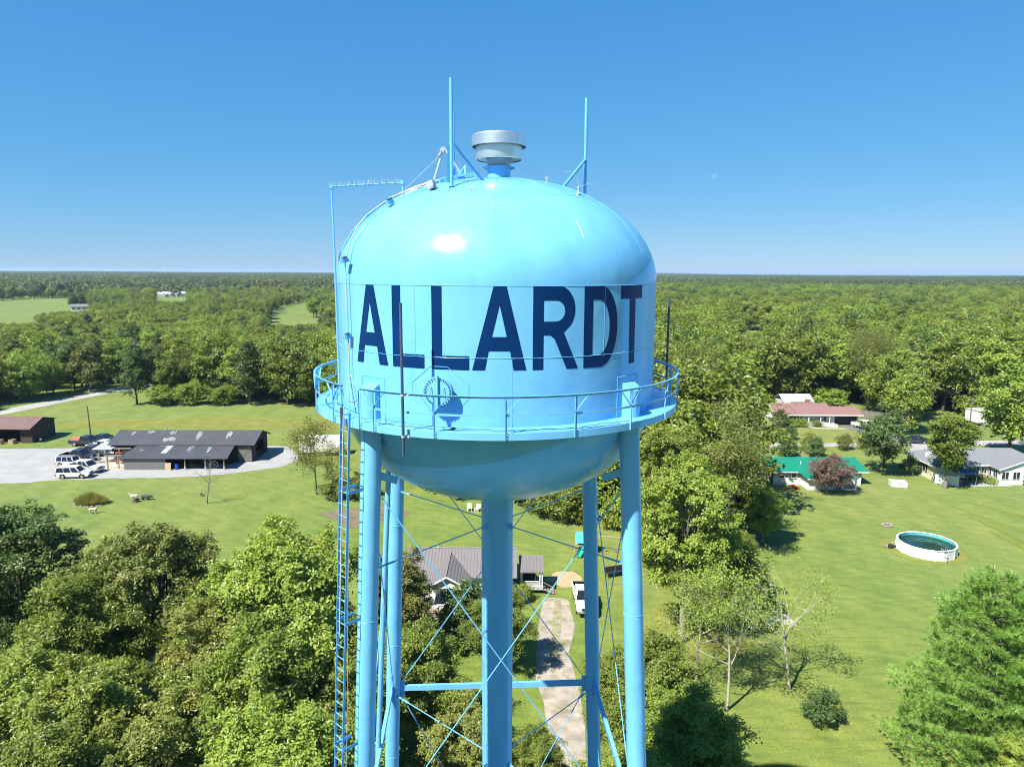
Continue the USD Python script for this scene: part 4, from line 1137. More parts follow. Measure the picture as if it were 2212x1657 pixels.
for x, y, rr, az in pts:
    left = az < -12
    p = [.24, .24, .20, .12, .06, .08, .06] if left else [.26, .28, .12, .10, .04, .03, .17]
    patch = meshkit.noise(np.array([x / 45., y / 45., 3.3]))
    if patch > .66:
        p = [.1, .55, .1, .05, .1, .0, .1]
    elif patch < .3:
        p = [.2, .05, .1, .4, .05, .15, .05]
    p = np.array(p) / sum(p)
    k = kinds[rng.choice(7, p=p)]
    h = (11 + 7 * rng.uniform() if rr < 200 else 9 + 6 * rng.uniform()) if left else rng.uniform(15.0, 20.5)
    edge = cl_edge.distance(Point(x, y)) if rr < 230 else 99
    if edge < 4.5 and rng.uniform() < .6:
        k = "tall_bush" if rng.uniform() < .5 else "bright_bush"
        h = rng.uniform(2.5, 6)
    if edge < 25 and k in kinds and rng.uniform() < .07:
        k = "grey_snag"
    zt = float(terrain(x, y))
    for (a0, a1), dd, an in SIGHT:
        if a0 < az < a1 and rr < dd:
            h = min(h, 32 + rr * math.tan(math.radians(an)) - zt - rng.uniform(0, 2.2))
    if h < 2.0:
        continue
    if h < 6.5 and k in kinds:
        k = "tall_bush" if rng.uniform() < .6 else "bright_bush"
    s = h / KH[k]
    wx = s * (rng.uniform(.72, 1.0) if left else rng.uniform(.92, 1.15)) * (1.05 if h > 8 else 1.25)
    placed.append((x, y, zt, rr, az, k, wx, s, rng.uniform(0, 360)))


def seen(x, y, z, rr, az):
    if abs(az) > 36.6:
        return False
    el = math.degrees(math.atan2(z - CAM_H, rr))
    return not (-13.6 < az < 11.2 and -19.5 < el < 6)


front = sorted([p for p in placed if seen(p[0], p[1], p[2] + 14 * p[7] * .8, p[3], p[4])], key=lambda p: p[3])[:285]
fs = set((p[0], p[1]) for p in front)
SPOTS = [(-99, "behind the brown shed"), (-31, "behind the parked cars"), (-26.5, "behind the left half of the barn"), (-22.5, "behind the right half of the barn"), (-18.2, "between the barn and the tank"), (-15.5, "close left of the tank"),
         (-12, "behind the tower legs"), (5, "close right of the tower"), (14.5, "left of the green roofed house"), (19, "left of the red roofed house"), (23, "behind the red roofed house"), (27.5, "behind the red roofed garage"), (31, "behind the mobile home"), (34, "at the right edge")]
dist = sorted(p[3] for p in front)
for x, y, zt, rr, az, k, wx, s, rz in front:
    where = [w for a0, w in SPOTS if az >= a0][-1]
    h = s * KH[k]
    size = "tall" if h > 18.2 else "low" if h < 15.2 else "middling"
    edge = cl_edge.distance(Point(x, y))
    row = "at the wood edge" if edge < 9 else "one row back" if edge < 17 else "deep in the wood" if edge < 30 else "farthest back"
    lab = "%s %s %s %s" % (size, LOOKS[k], row, where)
    plant(k, "shrub" if "bush" in k else ("evergreen_tree" if k == "cedar_mid" else "dying_tree" if k == "grey_snag" else "woodland_tree"), lab, "shrub" if "bush" in k else "tree", x, y, wx, rz, lab.replace("tree ", "trees "), zt, s)
rest = [p for p in placed if (p[0], p[1]) not in fs]


def quat(rz):
    return Gf.Quath(float(math.cos(math.radians(rz) / 2)), 0, 0, float(math.sin(math.radians(rz) / 2)))


def instancer(name, label, sources, items):
    """items: (source index, x, y, z, sx, sz, turn); one object of kind stuff."""
    pi = UsdGeom.PointInstancer.Define(stage, numbered("/World", name))
    tg = []
    for s in sources:
        q = UsdGeom.Xform.Define(stage, "%s/kinds/%s" % (pi.GetPath(), s))
        q.GetPrim().GetReferences().AddInternalReference(PROTO[s])
        tg.append(q.GetPath())
    pi.CreatePrototypesRel().SetTargets(tg)
    pi.CreateProtoIndicesAttr([int(i[0]) for i in items])
    pi.CreatePositionsAttr([Gf.Vec3f(float(i[1]), float(i[2]), float(i[3])) for i in items])
    pi.CreateScalesAttr([Gf.Vec3f(float(i[4]), float(i[4]), float(i[5])) for i in items])
    pi.CreateOrientationsAttr([quat(i[6]) for i in items])
    tag(pi.GetPrim(), label, "woodland", kind="stuff")


names = sorted(set(p[5] for p in rest))
instancer("woodland", "mixed green woodland reaching from the clearings to the fields", names, [(names.index(p[5]), p[0], p[1], p[2], p[6], p[7], p[8]) for p in rest])

# far forest: patches of many crowns each
for q in range(4):
    rg = np.random.default_rng(300 + q)
    V, F, n0 = [], [], 0
    wood = MB()
    for k in range(80):
        x, y = rg.uniform(-46, 46, 2)
        h = rg.uniform(11, 18); cr = rg.uniform(4.2, 6.8)
        n = 95
        u = rg.normal(size=(n, 3)); u[:, 2] = np.abs(u[:, 2]) * .9 + rg.normal(0, .25, n); u /= np.linalg.norm(u, axis=1, keepdims=True)
        lump = 1 + .22 * np.sin(u[:, 0] * 5 + k) * np.sin(u[:, 1] * 5 + 2 * k)
        p = u * [cr, cr, h * .42] * (rg.uniform(.75, 1.02, n) * lump)[:, None] + [x, y, h * .58]
        v, f = leaf_cards(rg, p, u + UP * .4 + rg.normal(0, .35, (n, 3)), 2.1, .75)
        V.append(v); F.append(f + n0); n0 += len(v)
        wood.tube([(x, y, -2), (x, y, h * .6)], [.3, .15], 3, cap=False)
    proto("forest_patch_%s" % "abcd"[q], wood, (np.vstack(V), np.vstack(F)), bark, [LM["far"], LM["far_dark"], LM["far"], LM["far_dark"]][q])
items = []
r = 1000.0
while r < 9800:
    st = 70 if r < 3000 else 85 if r < 6000 else 120
    na_ = int(math.radians(86) * r / st)
    for k in range(na_):
        a = math.radians(-43) + (k + rng.uniform(.2, .8)) / na_ * math.radians(86)
        rr = r + rng.uniform(-.3, .3) * st
        x, y = rr * math.sin(a), rr * math.cos(a)
        if meshkit.noise(np.array([x / 260., y / 260., 8.8])) > .80 and r < 2600:
            continue
        items.append((rng.integers(0, 4), x, y, float(terrain(x, y)), (1.0 if r < 6000 else 1.4) * rng.uniform(.95, 1.1), rng.uniform(.85, 1.15), rng.uniform(0, 360)))
    r += st
instancer("forest", "far green forest stretching to the horizon", ["forest_patch_a", "forest_patch_b", "forest_patch_c", "forest_patch_d"], items)
print("front", len(front), "rest", len(rest), "patches", len(items))
# ------------------------------------------------------------------ buildings
black_metal = mat("black_roof_metal", (0.060, 0.062, 0.070), 0.5, 0.4, var=0.18, scale=0.8, dirt=(0.085, 0.070, 0.068), dirt_scale=0.35)
patina = mat("roof_patina", (0.30, 0.31, 0.31), 0.7, 0.3, var=0.45, scale=6)
green_patch = mat("clear_roof_sheet", (0.36, 0.47, 0.38), 0.6, 0.3, var=0.12, scale=3)
barn_wood = mat("black_barn_boards", (0.040, 0.036, 0.034), 0.85, 0.2, var=0.4, scale=3, stretch=(4, 4, .4), dirt=(0.10, 0.09, 0.082), dirt_scale=1.5)
old_wood = mat("weathered_boards", (0.155, 0.14, 0.125), 0.9, 0.15, var=0.35, scale=3, stretch=(4, 4, .4))
grey_sheet = mat("grey_metal_siding", (0.135, 0.135, 0.128), 0.6, 0.3, var=0.12, scale=2, stretch=(3, 3, .5))
brown_metal = mat("brown_roof_metal", (0.150, 0.092, 0.082), 0.6, 0.35, var=0.2, scale=0.9, stretch=(3, .4, 1))
dark_brown = mat("dark_brown_boards", (0.060, 0.042, 0.036), 0.85, 0.2, var=0.3, scale=3, stretch=(4, 4, .4))
red_roof = mat("red_shingles", (0.195, 0.112, 0.105), 0.85, 0.2, var=0.12, scale=2.5)
green_roof = mat("green_roof_metal", (0.008, 0.165, 0.105), 0.45, 0.4, var=0.1, scale=2)
grey_shingle = mat("grey_shingles", (0.150, 0.158, 0.168), 0.9, 0.2, var=0.2, scale=5)
grey_roof = mat("grey_standing_seam", (0.155, 0.142, 0.138), 0.5, 0.35, var=0.08, scale=1.2)
pale_metal = mat("pale_roof_metal", (0.34, 0.36, 0.34), 0.55, 0.35, var=0.12, scale=1)
white_wall = mat("white_siding", (0.62, 0.61, 0.58), 0.7, 0.3, var=0.05, scale=2)
cream_wall = mat("cream_siding", (0.55, 0.51, 0.38), 0.75, 0.25, var=0.06, scale=2)
pale_brick = mat("pale_brick", (0.50, 0.45, 0.40), 0.9, 0.2, var=0.22, scale=9, dirt=(0.40, 0.34, 0.29), dirt_scale=5)
grey_wall = mat("pale_grey_siding", (0.42, 0.43, 0.44), 0.75, 0.25, var=0.06, scale=2)
red_brick = mat("red_brick", (0.27, 0.12, 0.085), 0.9, 0.2, var=0.25, scale=9)
trim = mat("white_trim", (0.68, 0.68, 0.66), 0.6, 0.3, var=0.04)
dark_glass = mat("window_glass", (0.020, 0.028, 0.036), 0.08, 0.6, var=0.2, scale=1)
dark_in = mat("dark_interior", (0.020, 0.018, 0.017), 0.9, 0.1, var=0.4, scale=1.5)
door_brown = mat("brown_garage_door", (0.075, 0.062, 0.055), 0.6, 0.3, var=0.08)
shutter = mat("dark_shutter", (0.020, 0.024, 0.024), 0.6, 0.3)
wood_new = mat("light_timber", (0.36, 0.27, 0.17), 0.85, 0.2, var=0.2, scale=4)
wood_post = mat("grey_timber", (0.24, 0.185, 0.145), 0.9, 0.15, var=0.2, scale=4)


def slab(m, a, b, c, d, th=.09):
    """Roof plane: a, b along the eave, c, d along the ridge (c above b)."""
    p = [np.array(q, float) for q in (a, b, c, d)]
    lo = [q - [0, 0, th] for q in p]
    m.hexa(lo + p)


def ribs(m, a, b, c, d, step, w=.045, h=.035):
    a, b, c, d = (np.array(q, float) for q in (a, b, c, d))
    n = max(1, int(np.linalg.norm(b - a) / step))
    for k in range(n + 1):
        f = k / n
        m.bar(a + (b - a) * f + [0, 0, h * .5], d + (c - d) * f + [0, 0, h * .5], w, h)


def roof(parent, name, a, b, c, d, mt, step=None, **k):
    m = MB(); slab(m, a, b, c, d)
    p = m.build(name, mt, parent)
    if step:
        r = MB(); ribs(r, a, b, c, d, step, **k); r.build("ribs", mt, p, kind="stuff")
    return p


def window(parent, c, w, h, facing, shutters=False, mull=1):
    """facing: degrees of the outward normal about z (0 = +x, -90 = towards the camera)."""
    a = math.radians(facing); n = np.array([math.cos(a), math.sin(a), 0]); t = np.array([-n[1], n[0], 0]); c = np.array(c, float)
    fr = MB()
    for s_ in (-1, 1):
        fr.box(c + t * s_ * w / 2 + n * .02, (.06, .07, h + .07), rz=a)
        fr.box(c + n * .02 + [0, 0, s_ * h / 2], (.06, w, .07), rz=a)
    for q in range(1, mull):
        fr.box(c + t * (q / mull - .5) * w + n * .02, (.05, .05, h), rz=a)
    fp = fr.build("window", trim, parent)
    MB().box(c + n * .005, (.02, w - .06, h - .06), rz=a).build("pane", dark_glass, fp)
    if shutters:
        for s_ in (-1, 1):
            MB().box(c + t * s_ * (w / 2 + .24) + n * .02, (.04, .36, h + .06), rz=a).build("shutter", shutter, fp)


def boards(parent, name, p0, p1, z0, z1, mt, w=.22, seed=0, ztop=None):
    """A wall of upright boards, each a little proud or short of its neighbour; one part, its boards too narrow to pick apart."""
    rg = np.random.default_rng(seed); p0, p1 = np.array(p0, float), np.array(p1, float)
    d = p1 - p0; L = np.linalg.norm(d); d /= L; n = np.array([d[1], -d[0]])
    m = MB(); k = max(1, int(L / w))
    for i in range(k):
        c = p0 + d * L * (i + .5) / k + n * rg.uniform(0, .02)
        zt = z1 if ztop is None else ztop(L * (i + .5) / k)
        zb = z0 + rg.uniform(0, .05)
        m.box((c[0], c[1], (zb + zt) / 2), (L / k - .012, .035, zt - zb), rz=math.atan2(d[1], d[0]))
    return m.build(name, mt, parent, kind="stuff")


# long dark barn with its lean-to
b = thing("barn", "long dark tin roofed barn with a lean-to and bleached roof patches", "barn", (-67.0, 116.4, 0), 0.6)
Lb, Db, E, Rg = 23.2, 7.6, 3.25, 4.62
roof(b, "roof", (-.7, -.55, E - .18), (Lb + .6, -.55, E - .18), (Lb + .6, Db / 2, Rg), (-.7, Db / 2, Rg), black_metal, .45)
roof(b, "roof", (Lb + .6, Db + .55, E - .18), (-.7, Db + .55, E - .18), (-.7, Db / 2, Rg), (Lb + .6, Db / 2, Rg), black_metal, .45)
roof(b, "lean_to_roof", (3.4, -5.25, 1.98), (21.0, -5.25, 1.98), (20.4, -.10, 2.98), (4.3, -.10, 2.98), black_metal, .42)
boards(b, "front_wall", (0, 0), (Lb, 0), 0, E - .02, barn_wood, seed=1)
boards(b, "back_wall", (Lb, Db), (0, Db), 0, E - .02, barn_wood, seed=2)
gz = lambda u: E + (Rg - E) * (1 - abs(u - Db / 2) / (Db / 2)) - .12
boards(b, "left_wall", (0, Db), (0, 0), 0, E, barn_wood, seed=3, ztop=gz)
boards(b, "right_wall", (Lb, 0), (Lb, 1.6), 0, E, barn_wood, seed=4, ztop=gz)
boards(b, "right_wall", (Lb, 5.9), (Lb, Db), 0, E, barn_wood, seed=5, ztop=lambda u: gz(u + 5.9))
boards(b, "gable", (Lb, 1.6), (Lb, 5.9), 2.9, 4, barn_wood, seed=6, ztop=lambda u: gz(u + 1.6))
gt = MB().bar((Lb, 1.6, .1), (Lb, 1.6, 2.9), .15, .15).bar((Lb, 5.9, .1), (Lb, 5.9, 2.9), .15, .15)
for z in (.55, 1.15):
    gt.bar((Lb + .02, 1.6, z), (Lb + .02, 5.9, z), .05, .12)
for y in np.arange(2.0, 5.8, .42):
    gt.bar((Lb + .05, y, .15), (Lb + .05, y, 1.3), .03, .09)
gt.build("gate", barn_wood, b)
MB().bar((Lb + .02, 4.6, 2.9), (Lb + .02, 5.9, 2.0), .05, .12).build("brace", barn_wood, b)
MB().box((11.6, Db / 2, -.01), (Lb - .2, Db - .2, .05)).build("floor", dirt, b)
boards(b, "siding", (4.2, -4.9), (10.9, -4.9), 0, 1.92, grey_sheet, w=.3, seed=7)
boards(b, "side_wall", (4.2, 0), (4.2, -4.9), 0, 2.0, grey_sheet, w=.3, seed=8, ztop=lambda u: 2.86 - u * .195)
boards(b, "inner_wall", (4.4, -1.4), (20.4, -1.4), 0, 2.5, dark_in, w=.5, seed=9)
for x in (14.0, 17.3, 20.3):
    pp = MB().box((x, -4.9, 1.1), (.14, .14, 1.75)).build("post", wood_post, b)
    MB().box((x, -4.92, .30), (.22, .20, .60)).build("footing", concrete, pp)
MB().box((12.6, -4.9, 1.86), (16.6, .12, .16)).build("beam", barn_wood, b)
boards(b, "plank_door", (20.9, -.07), (23.1, -.07), .1, 2.75, old_wood, w=.2, seed=10)
MB().bar((20.9, -.12, .2), (23.1, -.12, 2.5), .03, .14).bar((20.9, -.12, 2.2), (23.1, -.12, 2.2), .03, .14).build("door_brace", old_wood, b)
lad_ = MB()
for z in (1.0, 1.35):
    lad_.bar((17.5, -1.30, z), (20.5, -1.30, z - .15), .05, .06)
for x in np.arange(17.7, 20.4, .3):
    lad_.bar((x, -1.33, 1.0 - (x - 17.5) * .05), (x, -1.33, 1.35 - (x - 17.5) * .05), .035, .035)
lad_.build("hanging_ladder", old_wood, b)
MB().tube([(7.1, Db / 2 + .2, Rg - .1), (7.1, Db / 2 + .2, Rg + .35)], .16, 10).build("chimney", concrete, b)
rng = np.random.default_rng(12)


def on_main(x, f):
    return np.array([x, -.55 + (Db / 2 + .55) * f, (E - .18) + (Rg - E + .18) * f + .02])


def on_lean(x, f):
    return np.array([x, -5.25 + 5.15 * f, 1.98 + 1.0 * f + .02])


for x, w, f0, f1, on, mt, nst in ((4.3, 1.3, .78, .97, on_main, patina, 7), (8.2, 1.2, .62, .98, on_main, patina, 8), (7.9, 2.2, .15, .55, on_main, patina, 9), (13.1, .9, .25, .93, on_main, patina, 5), (18.2, .8, .32, .95, on_main, patina, 5), (1.9, .4, .6, .9, on_main, patina, 3),
                              (9.4, .9, .38, .97, on_lean, green_patch, 1), (13.2, .8, .40, .97, on_lean, patina, 5), (16.4, .7, .45, .95, on_lean, green_patch, 2), (8.0, 1.5, .86, .97, on_lean, patina, 4), (5.6, .35, .55, .64, on_lean, patina, 1)):
    m = MB()
    for k in range(nst):
        xa = x + w * k / nst
        ww = w / nst * (1.0 if nst == 1 else rng.uniform(.35, .85))
        g0 = f0 + (0 if nst == 1 else rng.uniform(0, .45) * (f1 - f0)); g1 = f1 - (0 if nst == 1 else rng.uniform(0, .3) * (f1 - f0))
        A, B2, C, D = on(xa, g0), on(xa + ww, g0), on(xa + ww, g1), on(xa, g1)
        slab(m, A, B2, C, D, .012)
    m.build("roof_patch", mt, b, kind="stuff" if nst > 1 else None)
# things standing in the lean-to
MB().box((0, 0, .62), (.95, .06, 1.24), rx=-.18).build("plywood_sheet", wood_new, thing("plywood", "pale plywood sheet leaning at the front of the lean-to", "plywood", (-55.6, 111.4, 0)))
br = thing("barrel", "blue plastic barrel standing in the mouth of the lean-to", "barrel", (-54.4, 111.9, 0))
MB().lathe([(.001, 0), (.27, 0), (.29, .1), (.30, .3), (.29, .33), (.30, .5), (.29, .53), (.30, .75), (.27, .9), (.001, .91)], 20).build("drum", mat("blue_plastic", (0.015, 0.05, 0.35), 0.4), br, smooth=40)
MB().lathe([(.28, .86), (.285, .90), (.001, .93)], 20).build("lid", mat("blue_plastic", (0.015, 0.05, 0.35), 0.4), br)
wt = thing("trailer_wheel", "big pale spoked wheel leaning in the dark of the lean-to", "wheel", (-48.6, 112.6, .62), 6)
a = np.linspace(0, 2 * np.pi, 28, endpoint=False)
MB().tube(np.column_stack([.6 * np.sin(a), np.zeros(28), .6 * np.cos(a)]), .06, 8, closed=True).build("rim", galv, wt)
m = MB()
for q in range(6):
    m.bar((0, 0, 0), (.58 * math.sin(q * math.pi / 3), 0, .58 * math.cos(q * math.pi / 3)), .04, .04)
m.build("spokes", galv, wt)

# porch at the left end of the long barn
pg = thing("porch_frame", "timber porch frame with a sloping tin sheet at the left end of the long barn", "porch", (-67.0, 112.0, 0), 0)
for x, y, h in ((-2.1, 3.6, 2.35), (1.5, -.3, 2.25), (3.1, 0, 2.25), (1.0, 4.2, 2.6)):
    MB().box((x, y, h / 2), (.17, .17, h)).build("post", wood_post, pg)
MB().bar((1.0, -.3, 2.27), (3.7, .05, 2.27), .14, .2).build("beam", wood_post, pg)
MB().bar((-2.2, 3.6, 2.42), (3.2, 3.8, 2.5), .14, .2).build("beam", wood_post, pg)
roof(pg, "tin_sheet", (-3.0, 3.2, 2.45), (.3, 3.2, 2.5), (1.0, 6.3, 3.15), (-2.3, 6.3, 3.1), galv, .4)
MB().bar((-3.2, 2.2, .3), (0.5, 4.5, .32), .25, .08).build("ramp", wood_post, pg)
rk = thing("shelf", "small rack of orange red boards by the left end of the long barn", "rack", (-65.4, 115.0, 0))
for z in (.5, 1.0, 1.5, 1.9):
    MB().box((0, 0, z), (1.0, .35, .05)).box((0, -.1, z + .08), (.8, .15, .1)).build("board", mat("orange_board", (0.42, 0.12, 0.05), 0.7), rk)
for x in (-.5, .5):
    MB().box((x, 0, 1.0), (.06, .36, 2.0)).build("upright", wood_post, rk)

# brown open shed at the left edge
s = thing("shed", "brown tin roofed open shed at the left edge of the yard", "shed", (-107.0, 129.4, 0), -.5)
Ls = 17.6
roof(s, "roof", (-.5, -.9, 2.85), (Ls + .3, -.9, 2.85), (Ls + .3, 3.0, 4.35), (-.5, 3.0, 4.35), brown_metal, .55)
roof(s, "roof", (Ls + .3, 7.0, 3.35), (-.5, 7.0, 3.35), (-.5, 3.0, 4.35), (Ls + .3, 3.0, 4.35), brown_metal, .55)
boards(s, "back_wall", (Ls, 6.6), (0, 6.6), 0, 3.35, dark_brown, seed=21)
boards(s, "right_wall", (Ls, 0), (Ls, 6.6), 0, 3, dark_brown, seed=22, ztop=lambda u: 2.95 + .33 * min(u, 3) - .16 * max(0, u - 3))
boards(s, "left_wall", (0, 6.6), (0, 0), 0, 3, dark_brown, seed=23, ztop=lambda u: 3.3)
boards(s, "front_wall", (15.4, 0), (Ls, 0), 0, 2.9, dark_brown, seed=24)
for x in (3.6, 7.4, 11.4):
    MB().box((x, 0, 1.42), (.2, .2, 2.85)).build("post", dark_brown, s)
MB().box((8, 3.3, .02), (Ls - .3, 6.2, .05)).build("floor", dirt, s)
for x, y, w, h, lab in ((-95.1, 128.4, 1.25, .85, "pale wooden crate in front of the brown shed"), (-92.9, 128.8, .9, .8, "second, smaller crate at the right post of the brown shed")):
    c = thing("crate", lab, "crate", (x, y, 0), -4)
    for k in range(5):
        for sg in (-1, 1):
            MB().box((0, sg * .42, .1 + k * h / 5), (w, .03, h / 5 - .03)).build("slat", wood_new, c)
    MB().box((0, 0, .03), (w, .8, .04)).build("base", wood_new, c)
    for sg in (-1, 1):
        MB().box((sg * w / 2, 0, h / 2), (.03, .84, h)).build("end", wood_new, c)
ty = thing("tyre", "old white rimmed tyre leaning on the right wall of the brown shed", "tyre", (-88.8, 130.6, .42), 20)
a = np.linspace(0, 2 * np.pi, 24, endpoint=False)
MB().tube(np.column_stack([.31 * np.sin(a), np.zeros(24), .31 * np.cos(a)]), .11, 8, closed=True).build("rubber", mat("rubber", (0.018, 0.018, 0.019), 0.8, 0.2), ty, smooth=True)
MB().tube([(0, -.06, 0), (0, .06, 0)], .22, 16).build("rim", alu, ty)
bo = thing("boat", "grey flat boat stored in the mouth of the brown shed", "boat", (-99.0, 129.6, .35), 4)
hull = MB()
prof = []
for t_ in np.linspace(-1, 1, 15):
    wd = .6 * (1 - max(0, t_) ** 3 * .95); prof.append([(t_ * 2.2, -wd, .5 + .15 * max(0, t_)), (t_ * 2.2, -wd * .7, .05 + .3 * max(0, t_) ** 2), (t_ * 2.2, wd * .7, .05 + .3 * max(0, t_) ** 2), (t_ * 2.2, wd, .5 + .15 * max(0, t_))])
pv = np.array(prof); q = []
for i in range(14):
    for j in range(3):
        q.append([i * 4 + j, (i + 1) * 4 + j, (i + 1) * 4 + j + 1, i * 4 + j + 1])
hull.add(pv.reshape(-1, 3), q).add(pv.reshape(-1, 3) * [1, .96, 1] + [0, 0, .02], np.array(q)[:, ::-1]).build("hull", galv, bo)
MB().box((-.8, 0, .45), (.25, 1.1, .04)).build("seat", wood_new, bo)
MB().box((.5, 0, .42), (.25, 1.0, .04)).build("seat", wood_new, bo)

# white trailer behind the little trees
tr = thing("box_trailer", "white box trailer half hidden by the leaning tree left of the tower", "trailer", (-33.4, 121.8, 0), 3)
MB().box((0, 0, 1.95), (7.4, 2.5, 2.5)).build("body", white_wall, tr)
MB().box((0, 0, 3.22), (7.3, 2.4, .06)).build("roof", trim, tr)
for x in (-.55, .45):
    w = sub(tr, "wheel")
    MB().tube([(x, -1.3, .38), (x, -1.06, .38)], .38, 18).build("tyre", mat("rubber", (0.018, 0.018, 0.019)), w)
    MB().tube([(x, -1.31, .38), (x, -1.2, .38)], .2, 14).build("rim", alu, w)
MB().box((-.05, -1.27, .88), (2.2, .06, .14)).build("mudguard", galv, tr)
MB().bar((-3.7, 0, .55), (-5.0, 0, .5), .12, .12).build("drawbar", galv, tr)
MB().box((2.6, -1.27, 1.9), (.9, .02, 1.8)).build("door", trim, tr)

# grey roofed house behind the tower
h = thing("house", "white house with a grey standing seam roof seen between the tower legs", "house", (-10.2, 65.9, 0), 0)
Lx, Dy = 10.3, 7.0
MB().box((Lx / 2, Dy / 2, 1.45), (Lx, Dy, 2.3)).build("wall", white_wall, h)
MB().box((Lx / 2, Dy / 2, .15), (Lx + .05, Dy + .05, .3)).build("foundation", concrete, h)
for x in (0, Lx):
    m = MB(); m.add([(x, 0, 2.6), (x, Dy, 2.6), (x, Dy / 2, 3.82)], [[0, 1, 2], [0, 2, 1]]); m.build("gable", white_wall, h)
roof(h, "roof", (-.5, -.4, 2.48), (Lx + .45, -.4, 2.48), (Lx + .45, Dy / 2, 3.94), (-.5, Dy / 2, 3.94), grey_roof, .33, w=.03, h=.035)
roof(h, "roof", (Lx + .45, Dy + .4, 2.48), (-.5, Dy + .4, 2.48), (-.5, Dy / 2, 3.94), (Lx + .45, Dy / 2, 3.94), grey_roof, .33, w=.03, h=.035)
MB().bar((-.5, Dy / 2, 3.97), (Lx + .45, Dy / 2, 3.97), .22, .04).build("ridge_cap", mat("ridge_metal", (0.24, 0.225, 0.22), 0.5), h)
MB().tube([(2.6, Dy / 2 + .5, 3.7), (2.6, Dy / 2 + .5, 4.1)], .07, 10).build("vent_pipe", trim, h)
# front gable wing over the porch, its ridge running towards the camera
cx_, hw = 4.1, 2.35
zr, ze, yf = 3.72, 2.42, -3.0
for sg in (-1, 1):
    A, B2, C, D = (cx_ + sg * hw, yf, ze), (cx_ + sg * hw, .2, ze), (cx_, 2.9, zr), (cx_, yf, zr)
    m = MB(); slab(m, A, B2, C, D)
    pr = m.build("porch_roof", grey_roof, h)
    r = MB(); ribs(r, A, D, C, B2, .33, w=.03, h=.035); r.build("ribs", grey_roof, pr, kind="stuff")
MB().add([(cx_ - hw + .2, yf + .3, ze), (cx_ + hw - .2, yf + .3, ze), (cx_, yf + .3, zr - .12)], [[0, 1, 2]]).build("gable", white_wall, h)
for sg in (-1, 1):
    MB().bar((cx_ + sg * hw, yf - .02, ze - .05), (cx_, yf - .02, zr - .05), .03, .16).build("fascia", trim, h)
for x in (2.1, 4.1, 6.0):
    MB().box((x, yf + .45, 1.46), (.13, .13, 1.92)).build("porch_post", trim, h)
MB().box((cx_, -1.3, .42), (4.4, 2.9, .12)).build("porch_floor", mat("grey_deck", (0.36, 0.36, 0.35), 0.85, var=0.1, stretch=(1, 6, 1)), h)
for k in range(5):
    MB().box((3.1, -2.95 - k * .3, .42 - .08 * k), (1.4, .28, .06)).build("step", wood_post, h)
MB().box((4.4, -.03, 1.4), (.95, .05, 2.0)).build("door", shutter, h)
for x in (2.6, 6.2, 8.7):
    window(h, (x, -.02, 1.65), .95, 1.2, -90)
# annex with its lattice porch
ax_ = 11.1
roof(h, "annex_roof", (ax_ - .1, 1.15, 2.38), (ax_ + 2.35, 1.15, 2.38), (ax_ + 2.35, 3.9, 3.02), (ax_ - .1, 3.9, 3.02), grey_roof, .33, w=.03, h=.035)
MB().box((ax_ + .8, 3.0, 1.5), (1.5, 1.5, 1.8)).build("annex_wall", white_wall, h)
MB().box((ax_ + 1.1, 2.2, .52), (2.3, 1.9, .12)).build("annex_floor", mat("grey_deck", (0.36, 0.36, 0.35), 0.85), h)
for x in (ax_ + .05, ax_ + 1.95, ax_ + 2.2):
    MB().box((x, 1.35, 1.42), (.12, .12, 1.86)).build("porch_post", trim, h)
lt = MB()
for k in range(-9, 22):
    x0 = ax_ + .1 + k * .10
    for sg in (1, -1):
        pa, pb = (x0, .58), (x0 + .74, 1.32)
        if sg < 0:
            pa, pb = (x0, 1.32), (x0 + .74, .58)
        ln = shapely.LineString([pa, pb]).intersection(sbox(ax_ + .1, .58, ax_ + 1.95, 1.32))
        if ln.length > .05:
            (xa, za), (xb, zb) = ln.coords[0], ln.coords[-1]
            lt.bar((xa, 1.33 - .006 * sg, za), (xb, 1.33 - .006 * sg, zb), .010, .036, (0, 1, 0))
lt.build("lattice", trim, h, kind="stuff")
MB().box((ax_ + 1.0, 1.32, 1.35), (2.0, .06, .06)).box((ax_ + 1.0, 1.32, .55), (2.0, .06, .06)).build("lattice_rail", trim, h)
MB().box((ax_ + .9, 2.24, 1.5), (1.2, .03, 1.6)).build("annex_door", dark_in, h)
for k in range(4):
    MB().box((ax_ + 2.45 + k * .28, 1.7, .46 - k * .12), (.28, 1.1, .06)).build("step", wood_post, h)
MB().bar((ax_ + 2.3, 1.2, 1.3), (ax_ + 3.4, 1.2, .7), .05, .08).build("stair_rail", wood_post, h)

# red roofed house with its garage
h = thing("house", "long low house with a dusty red roof and a brown garage door", "house", (56.2, 147.4, 0), 0)
MB().box((5.6, 3.8, .55), (11.0, 7.6, 1.1)).build("brick_base", pale_brick, h)
MB().box((5.6, 3.8, 1.75), (10.96, 7.56, 1.32)).build("wall", white_wall, h)
MB().box((2.7, -.03, 1.72), (5.2, .05, 1.15)).build("siding_band", mat("blue_grey_band", (0.075, 0.10, 0.125), 0.6, 0.4, var=0.15), h)
for x in (.8, 1.9, 3.6, 4.6):
    window(h, (x, -.07, 1.75), .75, .72, -90)
for x in (0.02, 11.18):
    MB().add([(x, -.1, 2.38), (x, 7.7, 2.38), (x, 3.6, 4.05)], [[0, 1, 2], [0, 2, 1]]).build("gable", white_wall, h)
MB().box((-.02, 3.8, 1.2), (.06, 7.5, 2.3)).build("end_wall", white_wall, h)
roof(h, "roof", (-1.0, -1.0, 2.38), (11.7, -1.0, 2.38), (11.7, 3.6, 4.15), (-1.0, 3.6, 4.15), red_roof)
